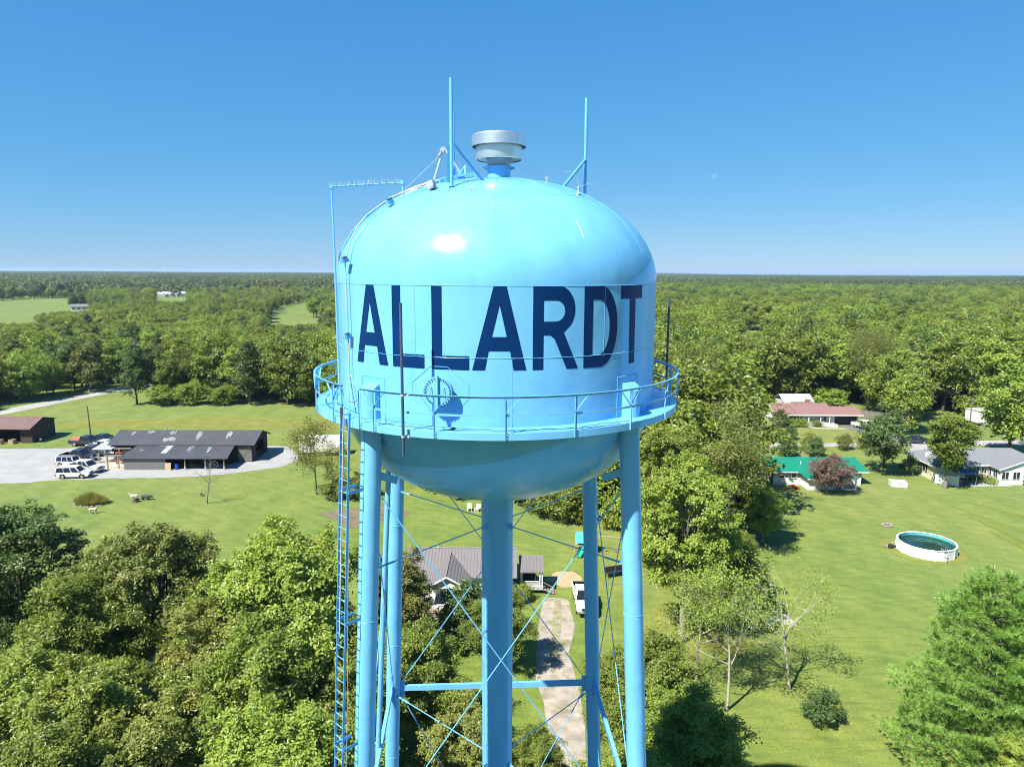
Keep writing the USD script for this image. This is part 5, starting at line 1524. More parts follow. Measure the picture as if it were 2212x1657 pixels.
roof(h, "roof", (11.7, 8.2, 2.38), (-1.0, 8.2, 2.38), (-1.0, 3.6, 4.15), (11.7, 3.6, 4.15), red_roof)
MB().bar((-1.0, -1.02, 2.32), (11.7, -1.02, 2.32), .04, .18).build("fascia", trim, h)
MB().bar((-1.02, -1.0, 2.30), (-1.02, 3.6, 4.07), .04, .18).build("fascia", trim, h)
ch = MB().box((7.9, 4.2, 4.2), (1.0, .7, 1.1)).build("chimney", red_brick, h)
MB().box((7.9, 4.2, 4.8), (1.1, .8, .1)).build("cap", concrete, ch)
MB().box((3.7, 4.8, 3.95), (1.3, .5, .3)).build("roof_vent", trim, h)
for x in (6.3, 8.8, 10.7):
    MB().box((x, -.75, 1.2), (.16, .16, 2.36)).build("porch_post", trim, h)
MB().box((8.4, -.1, .08), (5.4, 1.9, .16)).build("porch_floor", concrete, h)
MB().box((7.1, -.04, 1.15), (1.0, .06, 2.1)).build("door", cream_wall, h)
for x in (9.1, 10.0):
    window(h, (x, -.03, 1.5), .7, 1.3, -90)
rp = MB()
for k in range(26):
    x = 8.4 + k * .13
    z = .95 - k * .012
    rp.box((x, -1.2 - k * .055, z - .40), (.07, .03, .80))
rp.build("ramp_pickets", trim, h, kind="stuff")
MB().bar((8.4, -1.2, 1.0), (11.7, -2.6, .68), .06, .09).build("ramp_rail", trim, h)
MB().hexa([(8.4, -1.15, .02), (11.7, -2.55, .02), (11.9, -1.7, .02), (8.6, -.5, .02), (8.4, -1.15, .5), (11.7, -2.55, .06), (11.9, -1.7, .06), (8.6, -.5, .5)]).build("ramp", concrete, h)
sr = MB()
for k in range(5):
    sr.bar((5.9 + k * .22, -1.25, .05), (5.9 + k * .22, -1.25, .95), .035, .035)
sr.bar((5.9, -1.25, .95), (6.8, -1.25, .95), .05, .06)
sr.build("step_rail", trim, h)
# garage wing
MB().box((14.3, 3.4, 1.15), (6.4, 4.9, 2.3)).build("garage_wall", white_wall, h)
MB().add([(17.49, .9, 2.3), (17.49, 5.9, 2.3), (17.49, 3.3, 3.4)], [[0, 1, 2], [0, 2, 1]]).build("gable", white_wall, h)
roof(h, "garage_roof", (11.0, -.8, 2.32), (17.8, -.8, 2.32), (17.8, 2.9, 3.55), (11.0, 2.9, 3.55), red_roof)
roof(h, "garage_roof", (17.8, 6.6, 2.32), (11.0, 6.6, 2.32), (11.0, 2.9, 3.55), (17.8, 2.9, 3.55), red_roof)
MB().bar((11.0, -.82, 2.26), (17.8, -.82, 2.26), .04, .18).build("fascia", trim, h)
gd = MB().box((14.9, .93, 1.0), (4.6, .06, 2.0)).build("garage_door", door_brown, h)
for k in range(4):
    MB().box((14.9, .885, .27 + .49 * k), (4.5, .03, .44)).build("panel", door_brown, gd)
MB().box((11.6, .3, 1.1), (.9, .9, 2.2)).build("porch_wall", white_wall, h)

# pale roofed outbuilding behind
o = thing("outbuilding", "pale metal roofed outbuilding behind the chimney of the red roofed house", "outbuilding", (61.2, 157.4, 0), 0)
MB().box((3.2, 2.6, 1.6), (6.4, 5.0, 3.2)).build("wall", grey_wall, o)
roof(o, "roof", (-.3, -.3, 3.25), (6.8, -.3, 3.25), (6.8, 2.6, 4.6), (-.3, 2.6, 4.6), pale_metal, .5)
roof(o, "roof", (6.8, 5.5, 3.25), (-.3, 5.5, 3.25), (-.3, 2.6, 4.6), (6.8, 2.6, 4.6), pale_metal, .5)
for x in (1.4, 4.8):
    window(o, (x, .08, 1.9), .9, .9, -90)
# grey board fence
fn = thing("fence", "curved fence of grey upright boards behind the red roofed garage", "fence")
fp = [(75.0, 156.2), (77.2, 155.0), (79.2, 153.6), (81.2, 151.6), (83.0, 149.0), (84.4, 146.0)]
for (p0, p1), sd in zip(zip(fp[:-1], fp[1:]), range(9)):
    boards(fn, "panel", p0, p1, .05, 1.85, old_wood, w=.17, seed=30 + sd)
    MB().box((p0[0], p0[1] + .1, .95), (.11, .11, 1.9)).build("post", wood_post, fn)

# green roofed house
h = thing("house", "white house with a bright green metal roof and a porch", "house", (39.6, 104.5, 0), 0)
MB().box((6.9, 3.6, 1.0), (13.4, 7.0, 2.0)).build("wall", white_wall, h)
MB().box((6.9, .08, 1.72), (13.42, .06, .9)).build("wall_band", grey_wall, h)
for x in (.2, 13.62):
    MB().add([(x, .1, 2.0), (x, 7.1, 2.0), (x, 3.6, 3.3)], [[0, 1, 2], [0, 2, 1]]).build("gable", white_wall, h)
roof(h, "roof", (-.4, -.35, 2.16), (14.5, -.35, 2.16), (14.0, 3.6, 3.45), (-.4, 3.6, 3.45), green_roof, .4, w=.025, h=.02)
roof(h, "roof", (14.5, 7.5, 2.16), (-.4, 7.5, 2.16), (-.4, 3.6, 3.45), (14.0, 3.6, 3.45), green_roof, .4, w=.025, h=.02)
roof(h, "wing_roof", (4.1, -3.0, 1.86), (11.9, -3.0, 1.86), (11.4, -.3, 2.19), (3.8, -.3, 2.19), green_roof, .4, w=.025, h=.02)
MB().bar((-.4, -.37, 2.10), (3.9, -.37, 2.10), .03, .13).build("fascia", trim, h)
MB().bar((4.1, -3.02, 1.80), (11.9, -3.02, 1.80), .03, .13).build("fascia", trim, h)
MB().bar((11.6, -.37, 2.10), (14.5, -.37, 2.10), .03, .13).build("fascia", trim, h)
MB().box((6.5, -1.1, .9), (4.0, 2.6, 1.8)).build("wing_wall", white_wall, h)
for x in (9.6, 11.6):
    MB().box((x, -2.4, .9), (.17, .17, 1.8)).build("porch_post", trim, h)
MB().box((10.0, -1.2, .06), (3.6, 2.6, .12)).build("porch_floor", concrete, h)
MB().tube([(4.9, 1.7, 2.8), (4.9, 1.7, 3.25)], .07, 10).build("vent_pipe", trim, h)
for x in (1.5, 3.3):
    window(h, (x, .03, 1.55), .75, .9, -90)
window(h, (4.48, -1.2, 1.2), .6, .6, 180)
window(h, (6.6, -2.42, 1.15), .8, .8, -90)
MB().box((10.3, .07, .95), (.9, .05, 1.9)).build("door", shutter, h)
MB().bar((-1.2, .5, .45), (3.0, -.9, .25), .05, .06).build("hand_rail", wood_post, h)
ry = thing("toy_car", "small red ride-on toy on the grass at the green roofed house", "toy", (42.2, 102.6, 0), -10)
rm = mat("red_plastic", (0.45, 0.03, 0.02), 0.4)
MB().box((0, 0, .28), (.9, .45, .22)).box((-.1, 0, .50), (.4, .4, .25)).box((.62, .1, .2), (.5, .4, .25)).build("body", rm, ry)
for x in (-.3, .3):
    for y in (-.24, .24):
        MB().tube([(x, y - .04, .13), (x, y + .04, .13)], .13, 12).build("wheel", mat("rubber", (0.018, 0.018, 0.019)), ry)

# white block beside the green roofed house
w = thing("utility_box", "low white box standing alone on the lawn", "box", (58.7, 104.3, 0), -14)
MB().box((0, 0, .33), (2.2, 1.7, .62)).build("body", white_wall, w)
MB().box((0, 0, .67), (2.3, 1.8, .08)).build("lid", trim, w)
MB().box((.2, -.86, .35), (.9, .03, .35)).build("panel", grey_wall, w)

# white house with the grey shingled roof
h = thing("house", "rambling white house with a grey shingle roof and a glazed sunroom", "house", (65.6, 106.2, 0), 0)
MB().box((2.2, 4.2, 1.25), (4.4, 8.4, 2.5)).build("left_wing", cream_wall, h)
MB().box((10.0, 5.0, 1.25), (15.0, 7.4, 2.5)).build("wall", cream_wall, h)
MB().box((12.2, .35, 1.2), (6.6, 3.2, 2.4)).build("sunroom", white_wall, h)
# hip roof over the main block, lower roofs over the wings
E2 = 2.5
hipc = [(3.6, .9, E2), (18.2, .9, E2), (18.2, 9.2, E2), (3.6, 9.2, E2)]
r0, r1 = (7.0, 5.05, 4.25), (14.6, 5.05, 4.25)
MB().add(hipc + [r0, r1], [[0, 1, 5], [0, 5, 4], [1, 2, 5], [2, 3, 4], [2, 4, 5], [3, 0, 4]]).build("roof", grey_shingle, h)
lw = [(-.5, -.5, E2), (4.9, -.5, E2), (4.9, 9.0, E2), (-.5, 9.0, E2)]
MB().add(lw + [(2.2, 2.4, 3.55), (2.2, 6.8, 3.55)], [[0, 1, 4], [1, 2, 5], [1, 5, 4], [2, 3, 5], [3, 0, 4], [3, 4, 5]]).build("wing_roof", grey_shingle, h)
MB().add([(.4, 4.0, 2.95), (1.6, 5.8, 3.28), (.9, 4.9, 3.45), (2.0, 4.9, 3.5)], [[0, 1, 2], [0, 2, 3], [1, 3, 2]]).build("dormer", trim, h)
sx0, sx1, sy = 8.7, 15.8, -1.55
roof(h, "sunroom_roof", (sx0 - .2, 3.0, 2.42), (sx0 - .2, sy, 2.42), ((sx0 + sx1) / 2, sy, 3.75), ((sx0 + sx1) / 2, 3.6, 3.75), grey_shingle)
roof(h, "sunroom_roof", (sx1 + .2, sy, 2.42), (sx1 + .2, 3.0, 2.42), ((sx0 + sx1) / 2, 3.6, 3.75), ((sx0 + sx1) / 2, sy, 3.75), grey_shingle)
MB().add([(sx0, sy + .29, 2.4), (sx1, sy + .29, 2.4), ((sx0 + sx1) / 2, sy + .29, 3.62)], [[0, 1, 2]]).build("gable", white_wall, h)
for sg, xx_ in ((-1, sx0 - .2), (1, sx1 + .2)):
    MB().bar((xx_, sy - .02, 2.36), ((sx0 + sx1) / 2, sy - .02, 3.70), .03, .16).build("fascia", trim, h)
MB().bar((4.9, .86, 2.44), (8.9, .86, 2.44), .03, .16).build("fascia", trim, h)
MB().bar((-.52, -.5, 2.42), (-.52, 9.0, 2.42), .03, .16).build("fascia", trim, h)
for y in (5.6, 3.4):
    window(h, (-.02, y, 1.45), .85, 1.25, 180, shutters=True)
window(h, (6.2, 1.27, 1.4), 1.3, 1.5, -90, shutters=True, mull=2)
window(h, (8.1, 1.27, 1.6), .85, .85, -90, mull=2)
for y in (.9, -.5):
    window(h, (8.87, y + .2, 1.45), 1.0, 1.15, 180, mull=2)
for x in (9.7, 11.4, 14.6):
    window(h, (x, -1.28, 1.45), 1.1, 1.2, -90, mull=2)
MB().box((13.0, -1.30, 1.05), (.95, .06, 2.05)).build("door", dark_glass, h)
MB().bar((12.4, -1.6, 2.25), (13.6, -1.6, 2.25), .5, .08).build("door_hood", trim, h)
for k in range(3):
    MB().box((13.0, -1.55 - .3 * k, .42 - .14 * k), (1.3, .3, .1)).build("step", concrete, h)
MB().bar((12.3, -1.4, 1.05), (12.3, -2.3, .75), .05, .05).bar((12.3, -2.3, .75), (12.3, -2.3, .05), .05, .05).build("hand_rail", trim, h)
MB().box((0.3, -.3, .6), (.9, .6, .8)).build("cooling_unit", grey_wall, h)
# privacy fence, canopy and patio set
pf = thing("privacy_fence", "short white panel fence screening the patio of the white house", "fence")
for (p0, p1) in (((65.0, 105.6), (66.2, 104.7)), ((66.2, 104.7), (67.5, 103.8))):
    p0, p1 = np.array(p0), np.array(p1)
    c = (p0 + p1) / 2; d = p1 - p0
    MB().box((c[0], c[1], .82), (np.hypot(*d) - .1, .05, 1.45), rz=math.atan2(d[1], d[0])).build("panel", trim, pf)
    MB().box((p1[0], p1[1], .85), (.12, .12, 1.7)).build("post", trim, pf)
cp = thing("canopy", "blue pop-up canopy over the patio furniture of the white house", "canopy", (69.3, 105.6, 0), -8)
bl = mat("blue_canvas", (0.10, 0.18, 0.36), 0.8, 0.2, var=0.08)
MB().add([(-1.4, -1.2, 1.95), (1.4, -1.2, 1.95), (1.4, 1.2, 1.95), (-1.4, 1.2, 1.95), (0, 0, 2.5)], [[0, 1, 4], [1, 2, 4], [2, 3, 4], [3, 0, 4], [4, 1, 0], [4, 2, 1], [4, 3, 2], [4, 0, 3]]).build("top", bl, cp)
MB().box((0, -1.2, 1.88), (2.8, .02, .2)).box((-1.4, 0, 1.88), (.02, 2.4, .2)).box((1.4, 0, 1.88), (.02, 2.4, .2)).build("valance", bl, cp)
for x in (-1.36, 1.36):
    for y in (-1.16, 1.16):
        MB().tube([(x, y, 0), (x, y, 1.95)], .03, 8).build("pole", galv, cp)
pt = thing("patio_table", "dark patio table with chairs in the shade of the blue canopy", "table", (69.4, 105.5, 0))
MB().lathe([(.001, .68), (.6, .68), (.6, .72), (.001, .72)], 20).build("tabletop", shutter, pt)
MB().tube([(0, 0, 0), (0, 0, .7)], .05, 8).build("leg", shutter, pt)
for k in range(3):
    a = 2 * math.pi * k / 3 + .3
    c = thing("patio_chair", ["dark patio chair at the far side of the canopy table", "dark patio chair left of the canopy table", "dark patio chair at the front of the canopy table"][k], "chair", (69.4 + 1.0 * math.cos(a), 105.5 + 1.0 * math.sin(a), 0), math.degrees(a))
    MB().box((0, 0, .43), (.45, .45, .05)).build("seat", shutter, c)
    MB().box((.22, 0, .72), (.04, .45, .55)).build("backrest", shutter, c)
    for x in (-.2, .2):
        for y in (-.2, .2):
            MB().box((x, y, .21), (.04, .04, .42)).build("leg", shutter, c)

# white mobile home at the right
mh_ = thing("mobile_home", "white mobile home behind the pole at the right edge", "mobile home", (103.5, 150.5, 0), 8)
MB().box((0, 0, 1.7), (9.5, 3.6, 2.5)).build("body", white_wall, mh_)
MB().box((0, 0, 3.0), (9.7, 3.8, .12)).build("roof", pale_metal, mh_)
MB().box((0, -1.7, .25), (9.4, .1, .45)).build("skirting", grey_wall, mh_)
for x in (-3.2, -.6, 3.1):
    window(mh_, (x, -1.81, 1.9), 1.0, .8, -90)
MB().box((1.4, -1.82, 1.5), (.85, .05, 1.9)).build("door", cream_wall, mh_)
MB().box((-4.4, -2.3, .45), (1.6, 1.0, .1)).build("step", dark_brown, mh_)

# far buildings
for nm, lab, x, y, L_, W_, H_, wm, rm_, rz in (
        ("farm_building", "long white roofed farm building far out on the left", -412, 868, 36, 12, 3.6, grey_wall, trim, 5),
        ("farmhouse", "grey roofed farmhouse among trees by the left field", -345, 568, 11, 8, 3.2, white_wall, grey_shingle, 30),
        ("farmhouse", "pinkish roofed house among the trees left of the wood", -210, 330, 10, 7, 3.0, grey_wall, mat("pink_roof", (0.42, 0.34, 0.31), 0.8), 10),
        ("farmhouse", "small white house beyond the trees on the right", 256, 470, 13, 8, 3.0, white_wall, red_roof, -20)):
    q = thing(nm, lab, "building", (x, y, float(terrain(x, y))), rz)
    MB().box((0, 0, H_ / 2), (L_, W_, H_)).build("wall", wm, q)
    roof(q, "roof", (-L_ / 2 - .5, -W_ / 2 - .5, H_), (L_ / 2 + .5, -W_ / 2 - .5, H_), (L_ / 2 + .5, 0, H_ + W_ * .22), (-L_ / 2 - .5, 0, H_ + W_ * .22), rm_)
    roof(q, "roof", (L_ / 2 + .5, W_ / 2 + .5, H_), (-L_ / 2 - .5, W_ / 2 + .5, H_), (-L_ / 2 - .5, 0, H_ + W_ * .22), (L_ / 2 + .5, 0, H_ + W_ * .22), rm_)
    for x in np.linspace(-L_ * .35, L_ * .35, 3):
        window(q, (x, -W_ / 2 - .02, H_ * .5), 1.4, 1.3, -90)
# ------------------------------------------------------------------ vehicles (x forward, origin on the ground under the middle)
rubber = mat("rubber", (0.018, 0.018, 0.019), 0.8, 0.2)
car_glass = mat("car_glass", (0.012, 0.016, 0.020), 0.05, 0.6)
chrome = mat("chrome", (0.55, 0.55, 0.56), 0.25, 0.5, metal=0.8)
black_trim = mat("black_trim", (0.02, 0.02, 0.021), 0.6, 0.3)
lamp_w = mat("headlamp", (0.62, 0.63, 0.64), 0.15, 0.6)
lamp_r = mat("tail_lamp", (0.35, 0.012, 0.010), 0.2, 0.6)


def paint(name, c):
    return mat("paint_" + name, c, 0.32, 0.5, var=0.03, coat=0.6)


def vehicle(kind, name, label, cat, x, y, rz, pm_, group="vehicles in the gravel yard", roofm=None, load=None):
    v = thing(name, label, cat, (x, y, 0), rz, group)
    S = {  # length, width, belt height, roof height, ground gap, wheel radius, axle x front/rear, hood length, cabin bottom (rear, front), cabin top (rear, front)
        "suv": (5.0, 1.92, 1.08, 1.86, .36, .38, 1.48, -1.42, 1.2, (-2.42, 1.22), (-2.22, .50)),
        "jeep": (4.5, 1.80, 1.16, 1.86, .48, .43, 1.42, -1.40, 1.2, (-2.10, .98), (-2.02, .62)),
        "pickup": (5.8, 1.98, 1.12, 1.90, .46, .41, 1.78, -1.78, 1.3, (-.78, 1.45), (-.60, .66)),
        "sedan": (4.8, 1.82, .92, 1.45, .24, .33, 1.42, -1.38, 1.2, (-1.75, 1.15), (-1.05, .25)),
    }[kind]
    L, W, zb, zr, zg, rw, xf, xr, hood, cb, ct = S
    h2 = L / 2
    hoodz = zb + (-.02 if kind != "sedan" else -.05)
    prof = [(-h2, zg + .12), (-h2 + .1, zg), (h2 - .15, zg), (h2, zg + .15), (h2 - .02, hoodz - .25), (h2 - .18, hoodz - .04), (cb[1] + .1, hoodz + .03), (cb[1], zb), (-h2 + .05, zb), (-h2, zb - .15)]
    P = Polygon(prof)
    for ax in (xf, xr):
        P = P.difference(Point(ax, rw).buffer(rw + .09, 12))
    if kind == "pickup":
        P = P.difference(sbox(-h2 + .09, zb - .48, cb[0] - .06, zb + .2))
    T = np.array([[1, 0, 0, 0], [0, 0, -1, W / 2], [0, 1, 0, 0], [0, 0, 0, 1.0]])
    m = MB().prism(P, W, 0, T)
    vv = np.vstack(m.v)
    t = np.clip((vv[:, 2] - zg) / (zb - zg), 0, 1)
    vv[:, 1] *= np.where(np.abs(vv[:, 0]) > h2 - .25, .90, 1.0) * (1 - .05 * np.abs(t - .55) * 1.6)
    m.v = [vv]
    if kind == "pickup":
        for sg in (-1, 1):
            m.box(((-h2 + cb[0]) / 2, sg * (W / 2 - .05), zb - .24), (cb[0] + h2 - .05, .08, .48))
        m.box((-h2 + .05, 0, zb - .24), (.08, W - .1, .48))
    body = m.build("body", pm_, v)
    if kind == "pickup":
        MB().box(((-h2 + cb[0]) / 2, 0, zb - .46), (cb[0] + h2 - .2, W - .2, .04)).build("bed_liner", black_trim, v)
    wi, wt_ = W / 2 - .05, W / 2 - .24
    g = MB().hexa([(cb[0] + .03, -wi, zb - .01), (cb[1] - .03, -wi, zb - .01), (cb[1] - .03, wi, zb - .01), (cb[0] + .03, wi, zb - .01), (ct[0], -wt_, zr - .06), (ct[1], -wt_, zr - .06), (ct[1], wt_, zr - .06), (ct[0], wt_, zr - .06)])
    g.build("windows", car_glass, v)
    wq = wt_ + .03
    MB().hexa([(ct[0] - .04, -wq, zr - .08), (ct[1] + .05, -wq, zr - .08), (ct[1] + .05, wq, zr - .08), (ct[0] - .04, wq, zr - .08), (ct[0] + .12, -wq + .12, zr), (ct[1] - .12, -wq + .12, zr), (ct[1] - .12, wq - .12, zr), (ct[0] + .12, wq - .12, zr)]).build("roof", roofm or pm_, v)
    np_ = 4 if kind in ("suv", "jeep") else 3
    for sg in (-1, 1):
        pl = MB()
        for q in np.linspace(0, 1, np_):
            pl.bar((cb[0] + (cb[1] - cb[0]) * q, sg * (wi + .012), zb - .02), (ct[0] + (ct[1] - ct[0]) * q, sg * (wt_ + .012), zr - .06), .05 if 0 < q < 1 else .11, .09)
        pl.build("pillars", pm_, v)
    for ax in (xf, xr):
        for sg in (-1, 1):
            w = sub(v, "wheel")
            yc = sg * (W / 2 - .13)
            MB().tube([(ax, yc - .115, rw), (ax, yc - .09, rw), (ax, yc + .09, rw), (ax, yc + .115, rw)], [rw - .05, rw, rw, rw - .05], 22).build("tyre", rubber, w, smooth=50)
            MB().tube([(ax, yc + sg * .06, rw), (ax, yc + sg * .122, rw)], rw * .62, 16).build("rim", chrome, w)
    for sg in (-1, 1):
        MB().box((h2 - .04, sg * (W / 2 - .30), hoodz - .22), (.12, .36, .17)).build("headlight", lamp_w, v)
        MB().box((-h2 + .02, sg * (W / 2 - .16), zb - .28), (.08, .14, .34)).build("tail_light", lamp_r, v)
        MB().box((cb[1] - .12, sg * (W / 2 + .07), zb + .10), (.10, .18, .14)).build("mirror", black_trim, v)
        MB().box((0, sg * (W / 2 - .005), zb - .27), (.20, .02, .03)).box((1.0, sg * (W / 2 - .005), zb - .27), (.16, .02, .03)).build("door_handles", chrome, v)
    MB().box((h2 - .015, 0, hoodz - .24), (.08, W - 1.0, .22)).build("grille", black_trim, v)
    MB().box((h2 - .02, 0, zg + .16), (.20, W - .16, .18)).build("front_bumper", chrome if kind == "pickup" else black_trim, v)
    MB().box((-h2 + .02, 0, zg + .16), (.16, W - .2, .16)).build("rear_bumper", chrome if kind == "pickup" else black_trim, v)
    if kind == "jeep":
        MB().tube([(-h2 - .02, 0, .95), (-h2 - .22, 0, .95)], .38, 18).build("spare_wheel", rubber, v)
    if load:
        load(v)
    return v


white, silver, blackp, greyp = paint("white", (0.74, 0.74, 0.73)), paint("silver", (0.46, 0.49, 0.51)), paint("black", (0.014, 0.016, 0.024)), paint("grey", (0.060, 0.060, 0.070))
vehicle("suv", "parked_suv", "white four door SUV parked nearest the grass in the gravel yard", "car", -68.1, 107.2, 4, white)
vehicle("pickup", "parked_pickup", "silver crew cab pickup just behind the nearest white SUV", "pickup", -68.4, 110.6, -14, silver)
vehicle("jeep", "parked_off_roader", "boxy white off-roader with a dark roof between the silver and the black pickup", "car", -72.3, 113.2, -6, white, roofm=mat("grey_top", (0.13, 0.14, 0.16), 0.6))
vehicle("pickup", "parked_pickup", "black pickup in the middle of the row by the barn porch", "pickup", -73.6, 117.4, -7, blackp)
vehicle("pickup", "parked_pickup", "dark grey pickup with a red lined bed near the barn corner", "pickup", -73.2, 120.6, -6, greyp, load=lambda v: MB().box((-1.9, 0, .78), (1.7, 1.5, .12)).build("bed_load", mat("red_tarp", (0.32, 0.05, 0.04), 0.8), v))
vehicle("pickup", "parked_pickup", "white pickup half hidden by the tin sheet of the barn porch", "pickup", -73.2, 124.2, -6, white)


def tarp(v):
    m = MB()
    m.hexa([(-2.7, -.8, .7), (-.9, -.8, .7), (-.9, .8, .7), (-2.7, .8, .7), (-2.6, -.6, 1.42), (-1.0, -.6, 1.42), (-1.0, .6, 1.42), (-2.6, .6, 1.42)])
    m.build("red_load", mat("red_cloth", (0.40, 0.10, 0.085), 0.85, var=0.25, scale=3), v)


vehicle("pickup", "parked_pickup", "dark pickup carrying a red bundle beside the utility pole", "pickup", -78.3, 127.6, -2, blackp, load=tarp)
vehicle("sedan", "parked_car", "black saloon farthest back in the yard by the utility pole", "car", -76.9, 130.8, -6, blackp)
vehicle("pickup", "parked_pickup", "white pickup on the asphalt drive of the red roofed house", "pickup", 73.0, 143.6, -70, white, "vehicles at the houses on the right")
vehicle("sedan", "parked_car", "dark car standing in the shade beyond the dark round tree", "car", 76.6, 131.8, 172, paint("navy", (0.02, 0.03, 0.06)), "vehicles at the houses on the right")


def beacon(v):
    MB().lathe([(.10, 0), (.10, .08), (.07, .14), (.001, .16)], 12, c=(-.1, .25, 1.90)).build("beacon", mat("amber_lens", (0.65, 0.28, 0.02), 0.2), v)
    MB().box((.3, -.25, 1.92), (.35, .3, .05)).build("roof_vents", grey_wall, v)
    for sg in (-1, 1):
        MB().bar((-.85, sg * .8, 1.1), (-.85, sg * .8, 1.85), .06, .06).build("rack_post", black_trim, v)
    MB().bar((-.85, -.82, 1.85), (-.85, .82, 1.85), .06, .06).build("rack_bar", black_trim, v)


vehicle("pickup", "parked_pickup", "white work pickup with an amber roof lamp facing down the gravel driveway", "pickup", 7.1, 65.0, -90, white, "vehicles by the grey roofed house", load=beacon)

# ------------------------------------------------------------------ the round pool
pl = thing("swimming_pool", "round above ground pool with white walls and dark green water", "swimming pool", (48.3, 78.8, 0), 10)
PR, PH = 3.08, 1.15
pw = mat("pool_wall_white", (0.66, 0.66, 0.64), 0.5, 0.35, var=0.10, scale=1.6, dirt=(0.56, 0.56, 0.54), dirt_scale=1.2)
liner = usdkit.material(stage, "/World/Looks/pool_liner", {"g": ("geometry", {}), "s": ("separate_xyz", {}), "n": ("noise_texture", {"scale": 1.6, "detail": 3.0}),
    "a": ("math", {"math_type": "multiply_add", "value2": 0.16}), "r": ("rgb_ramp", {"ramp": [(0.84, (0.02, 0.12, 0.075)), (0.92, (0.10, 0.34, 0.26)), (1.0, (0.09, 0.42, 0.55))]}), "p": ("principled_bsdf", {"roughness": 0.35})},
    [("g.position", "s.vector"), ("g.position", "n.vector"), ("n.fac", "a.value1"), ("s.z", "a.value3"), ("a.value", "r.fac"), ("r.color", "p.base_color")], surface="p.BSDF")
NP = 16
cr = [(PR * math.cos(2 * math.pi * k / NP), PR * math.sin(2 * math.pi * k / NP)) for k in range(NP)]
a = np.linspace(0, 2 * np.pi, 65)[:-1]
MB().lathe([(PR - .10, PH - .03), (PR - .10, .02)], 64).build("liner", liner, pl, smooth=True)
water = mat("pool_water", (0.010, 0.030, 0.022), 0.05, 0.5, var=0.2, scale=0.5, bump=0.004, bscale=3)
MB().sheet([((PR - .105) * math.cos(t_), (PR - .105) * math.sin(t_)) for t_ in a], .66).build("water", water, pl)
for k in range(NP):
    p0, p1 = np.array(cr[k]), np.array(cr[(k + 1) % NP])
    c = (p0 + p1) / 2; d = p1 - p0; ln = np.linalg.norm(d); rz_ = math.atan2(d[1], d[0])
    MB().box((c[0] * 1.004, c[1] * 1.004, PH / 2), (ln + .02, .03, PH), rz=rz_).build("wall_panel", pw, pl)
    MB().box((c[0] * .996, c[1] * .996, PH + .02), (ln + .03, .19, .05), rz=rz_).build("top_rail", trim, pl)
    MB().box((p0[0] * 1.012, p0[1] * 1.012, PH / 2 + .02), (.13, .08, PH + .02), rz=math.atan2(p0[1], p0[0]) + math.pi / 2).build("upright", trim, pl)
la_ = sub(pl, "pool_ladder"); az = math.radians(-96)
for sg in (-.24, .24):
    c = np.array([math.cos(az), math.sin(az), 0]); t = np.array([-c[1], c[0], 0])
    MB().tube([c * (PR + .75) + t * sg, c * (PR + .15) + t * sg + [0, 0, PH + .35], c * (PR - .15) + t * sg + [0, 0, PH + .35], c * (PR - .35) + t * sg + [0, 0, .4]], .025, 8).build("side", galv, la_)
for q in (.25, .5, .75, .97):
    b0 = c * (PR + .75 - .6 * q * 1.0) + [0, 0, (PH + .2) * q]
    MB().bar(b0 - t * .24, b0 + t * .24, .12, .03).build("tread", galv, la_)
pm2 = thing("pool_pump", "dark pool pump and hose on the ground left of the round pool", "pump", (44.6, 79.6, 0), 20)
MB().lathe([(.001, 0), (.26, 0), (.28, .3), (.2, .5), (.001, .55)], 16).build("filter", black_trim, pm2, smooth=40)
MB().tube([(.3, 0, .15), (.75, .05, .15)], .12, 12).build("motor", black_trim, pm2)
MB().tube([(.1, 0, .5), (.4, 0, .75), (.7, .1, .6), (.85, .1, .95)], .035, 8).build("hose", galv, pm2, smooth=True)
MB().tube([(-.1, .2, .1), (-.5, .3, .3), (-.3, .6, .08), (.2, .7, .05)], .035, 8).build("hose", galv, pm2, smooth=True)
fr_ = thing("fire_ring", "small ring of pale stones with ash inside, beyond the round pool", "fire ring", (48.1, 87.1, 0))
for k in range(12):
    m = rock(.17, 50 + k, .8); a_ = 2 * math.pi * k / 12
    m.apply_translation([.55 * math.cos(a_), .55 * math.sin(a_), .08])
    MB().tm(m).build("stone", stone, fr_, smooth=True)
MB().lathe([(.46, .012), (.001, .03)], 16).build("ash", mat("ash", (0.06, 0.055, 0.05), 0.95), fr_)
rng = np.random.default_rng(9)
bd = thing("rock_bed", "small bed of pale boulders by the lane above the green roof", "rock bed", (51.9, 123.9, 0))
MB().sheet(wob([(-2.0, -.5), (.5, -.9), (2.6, -.2), (2.2, .9), (-.6, .8)], .5, .1, 3), .02).build("soil", dirt, bd)
for k in range(12):
    m = rock(rng.uniform(.2, .5), 90 + k, .7); m.apply_translation([rng.uniform(-1.7, 2.2), rng.uniform(-.5, .6), .1])
    MB().tm(m).build("boulder", stone, bd, smooth=True)

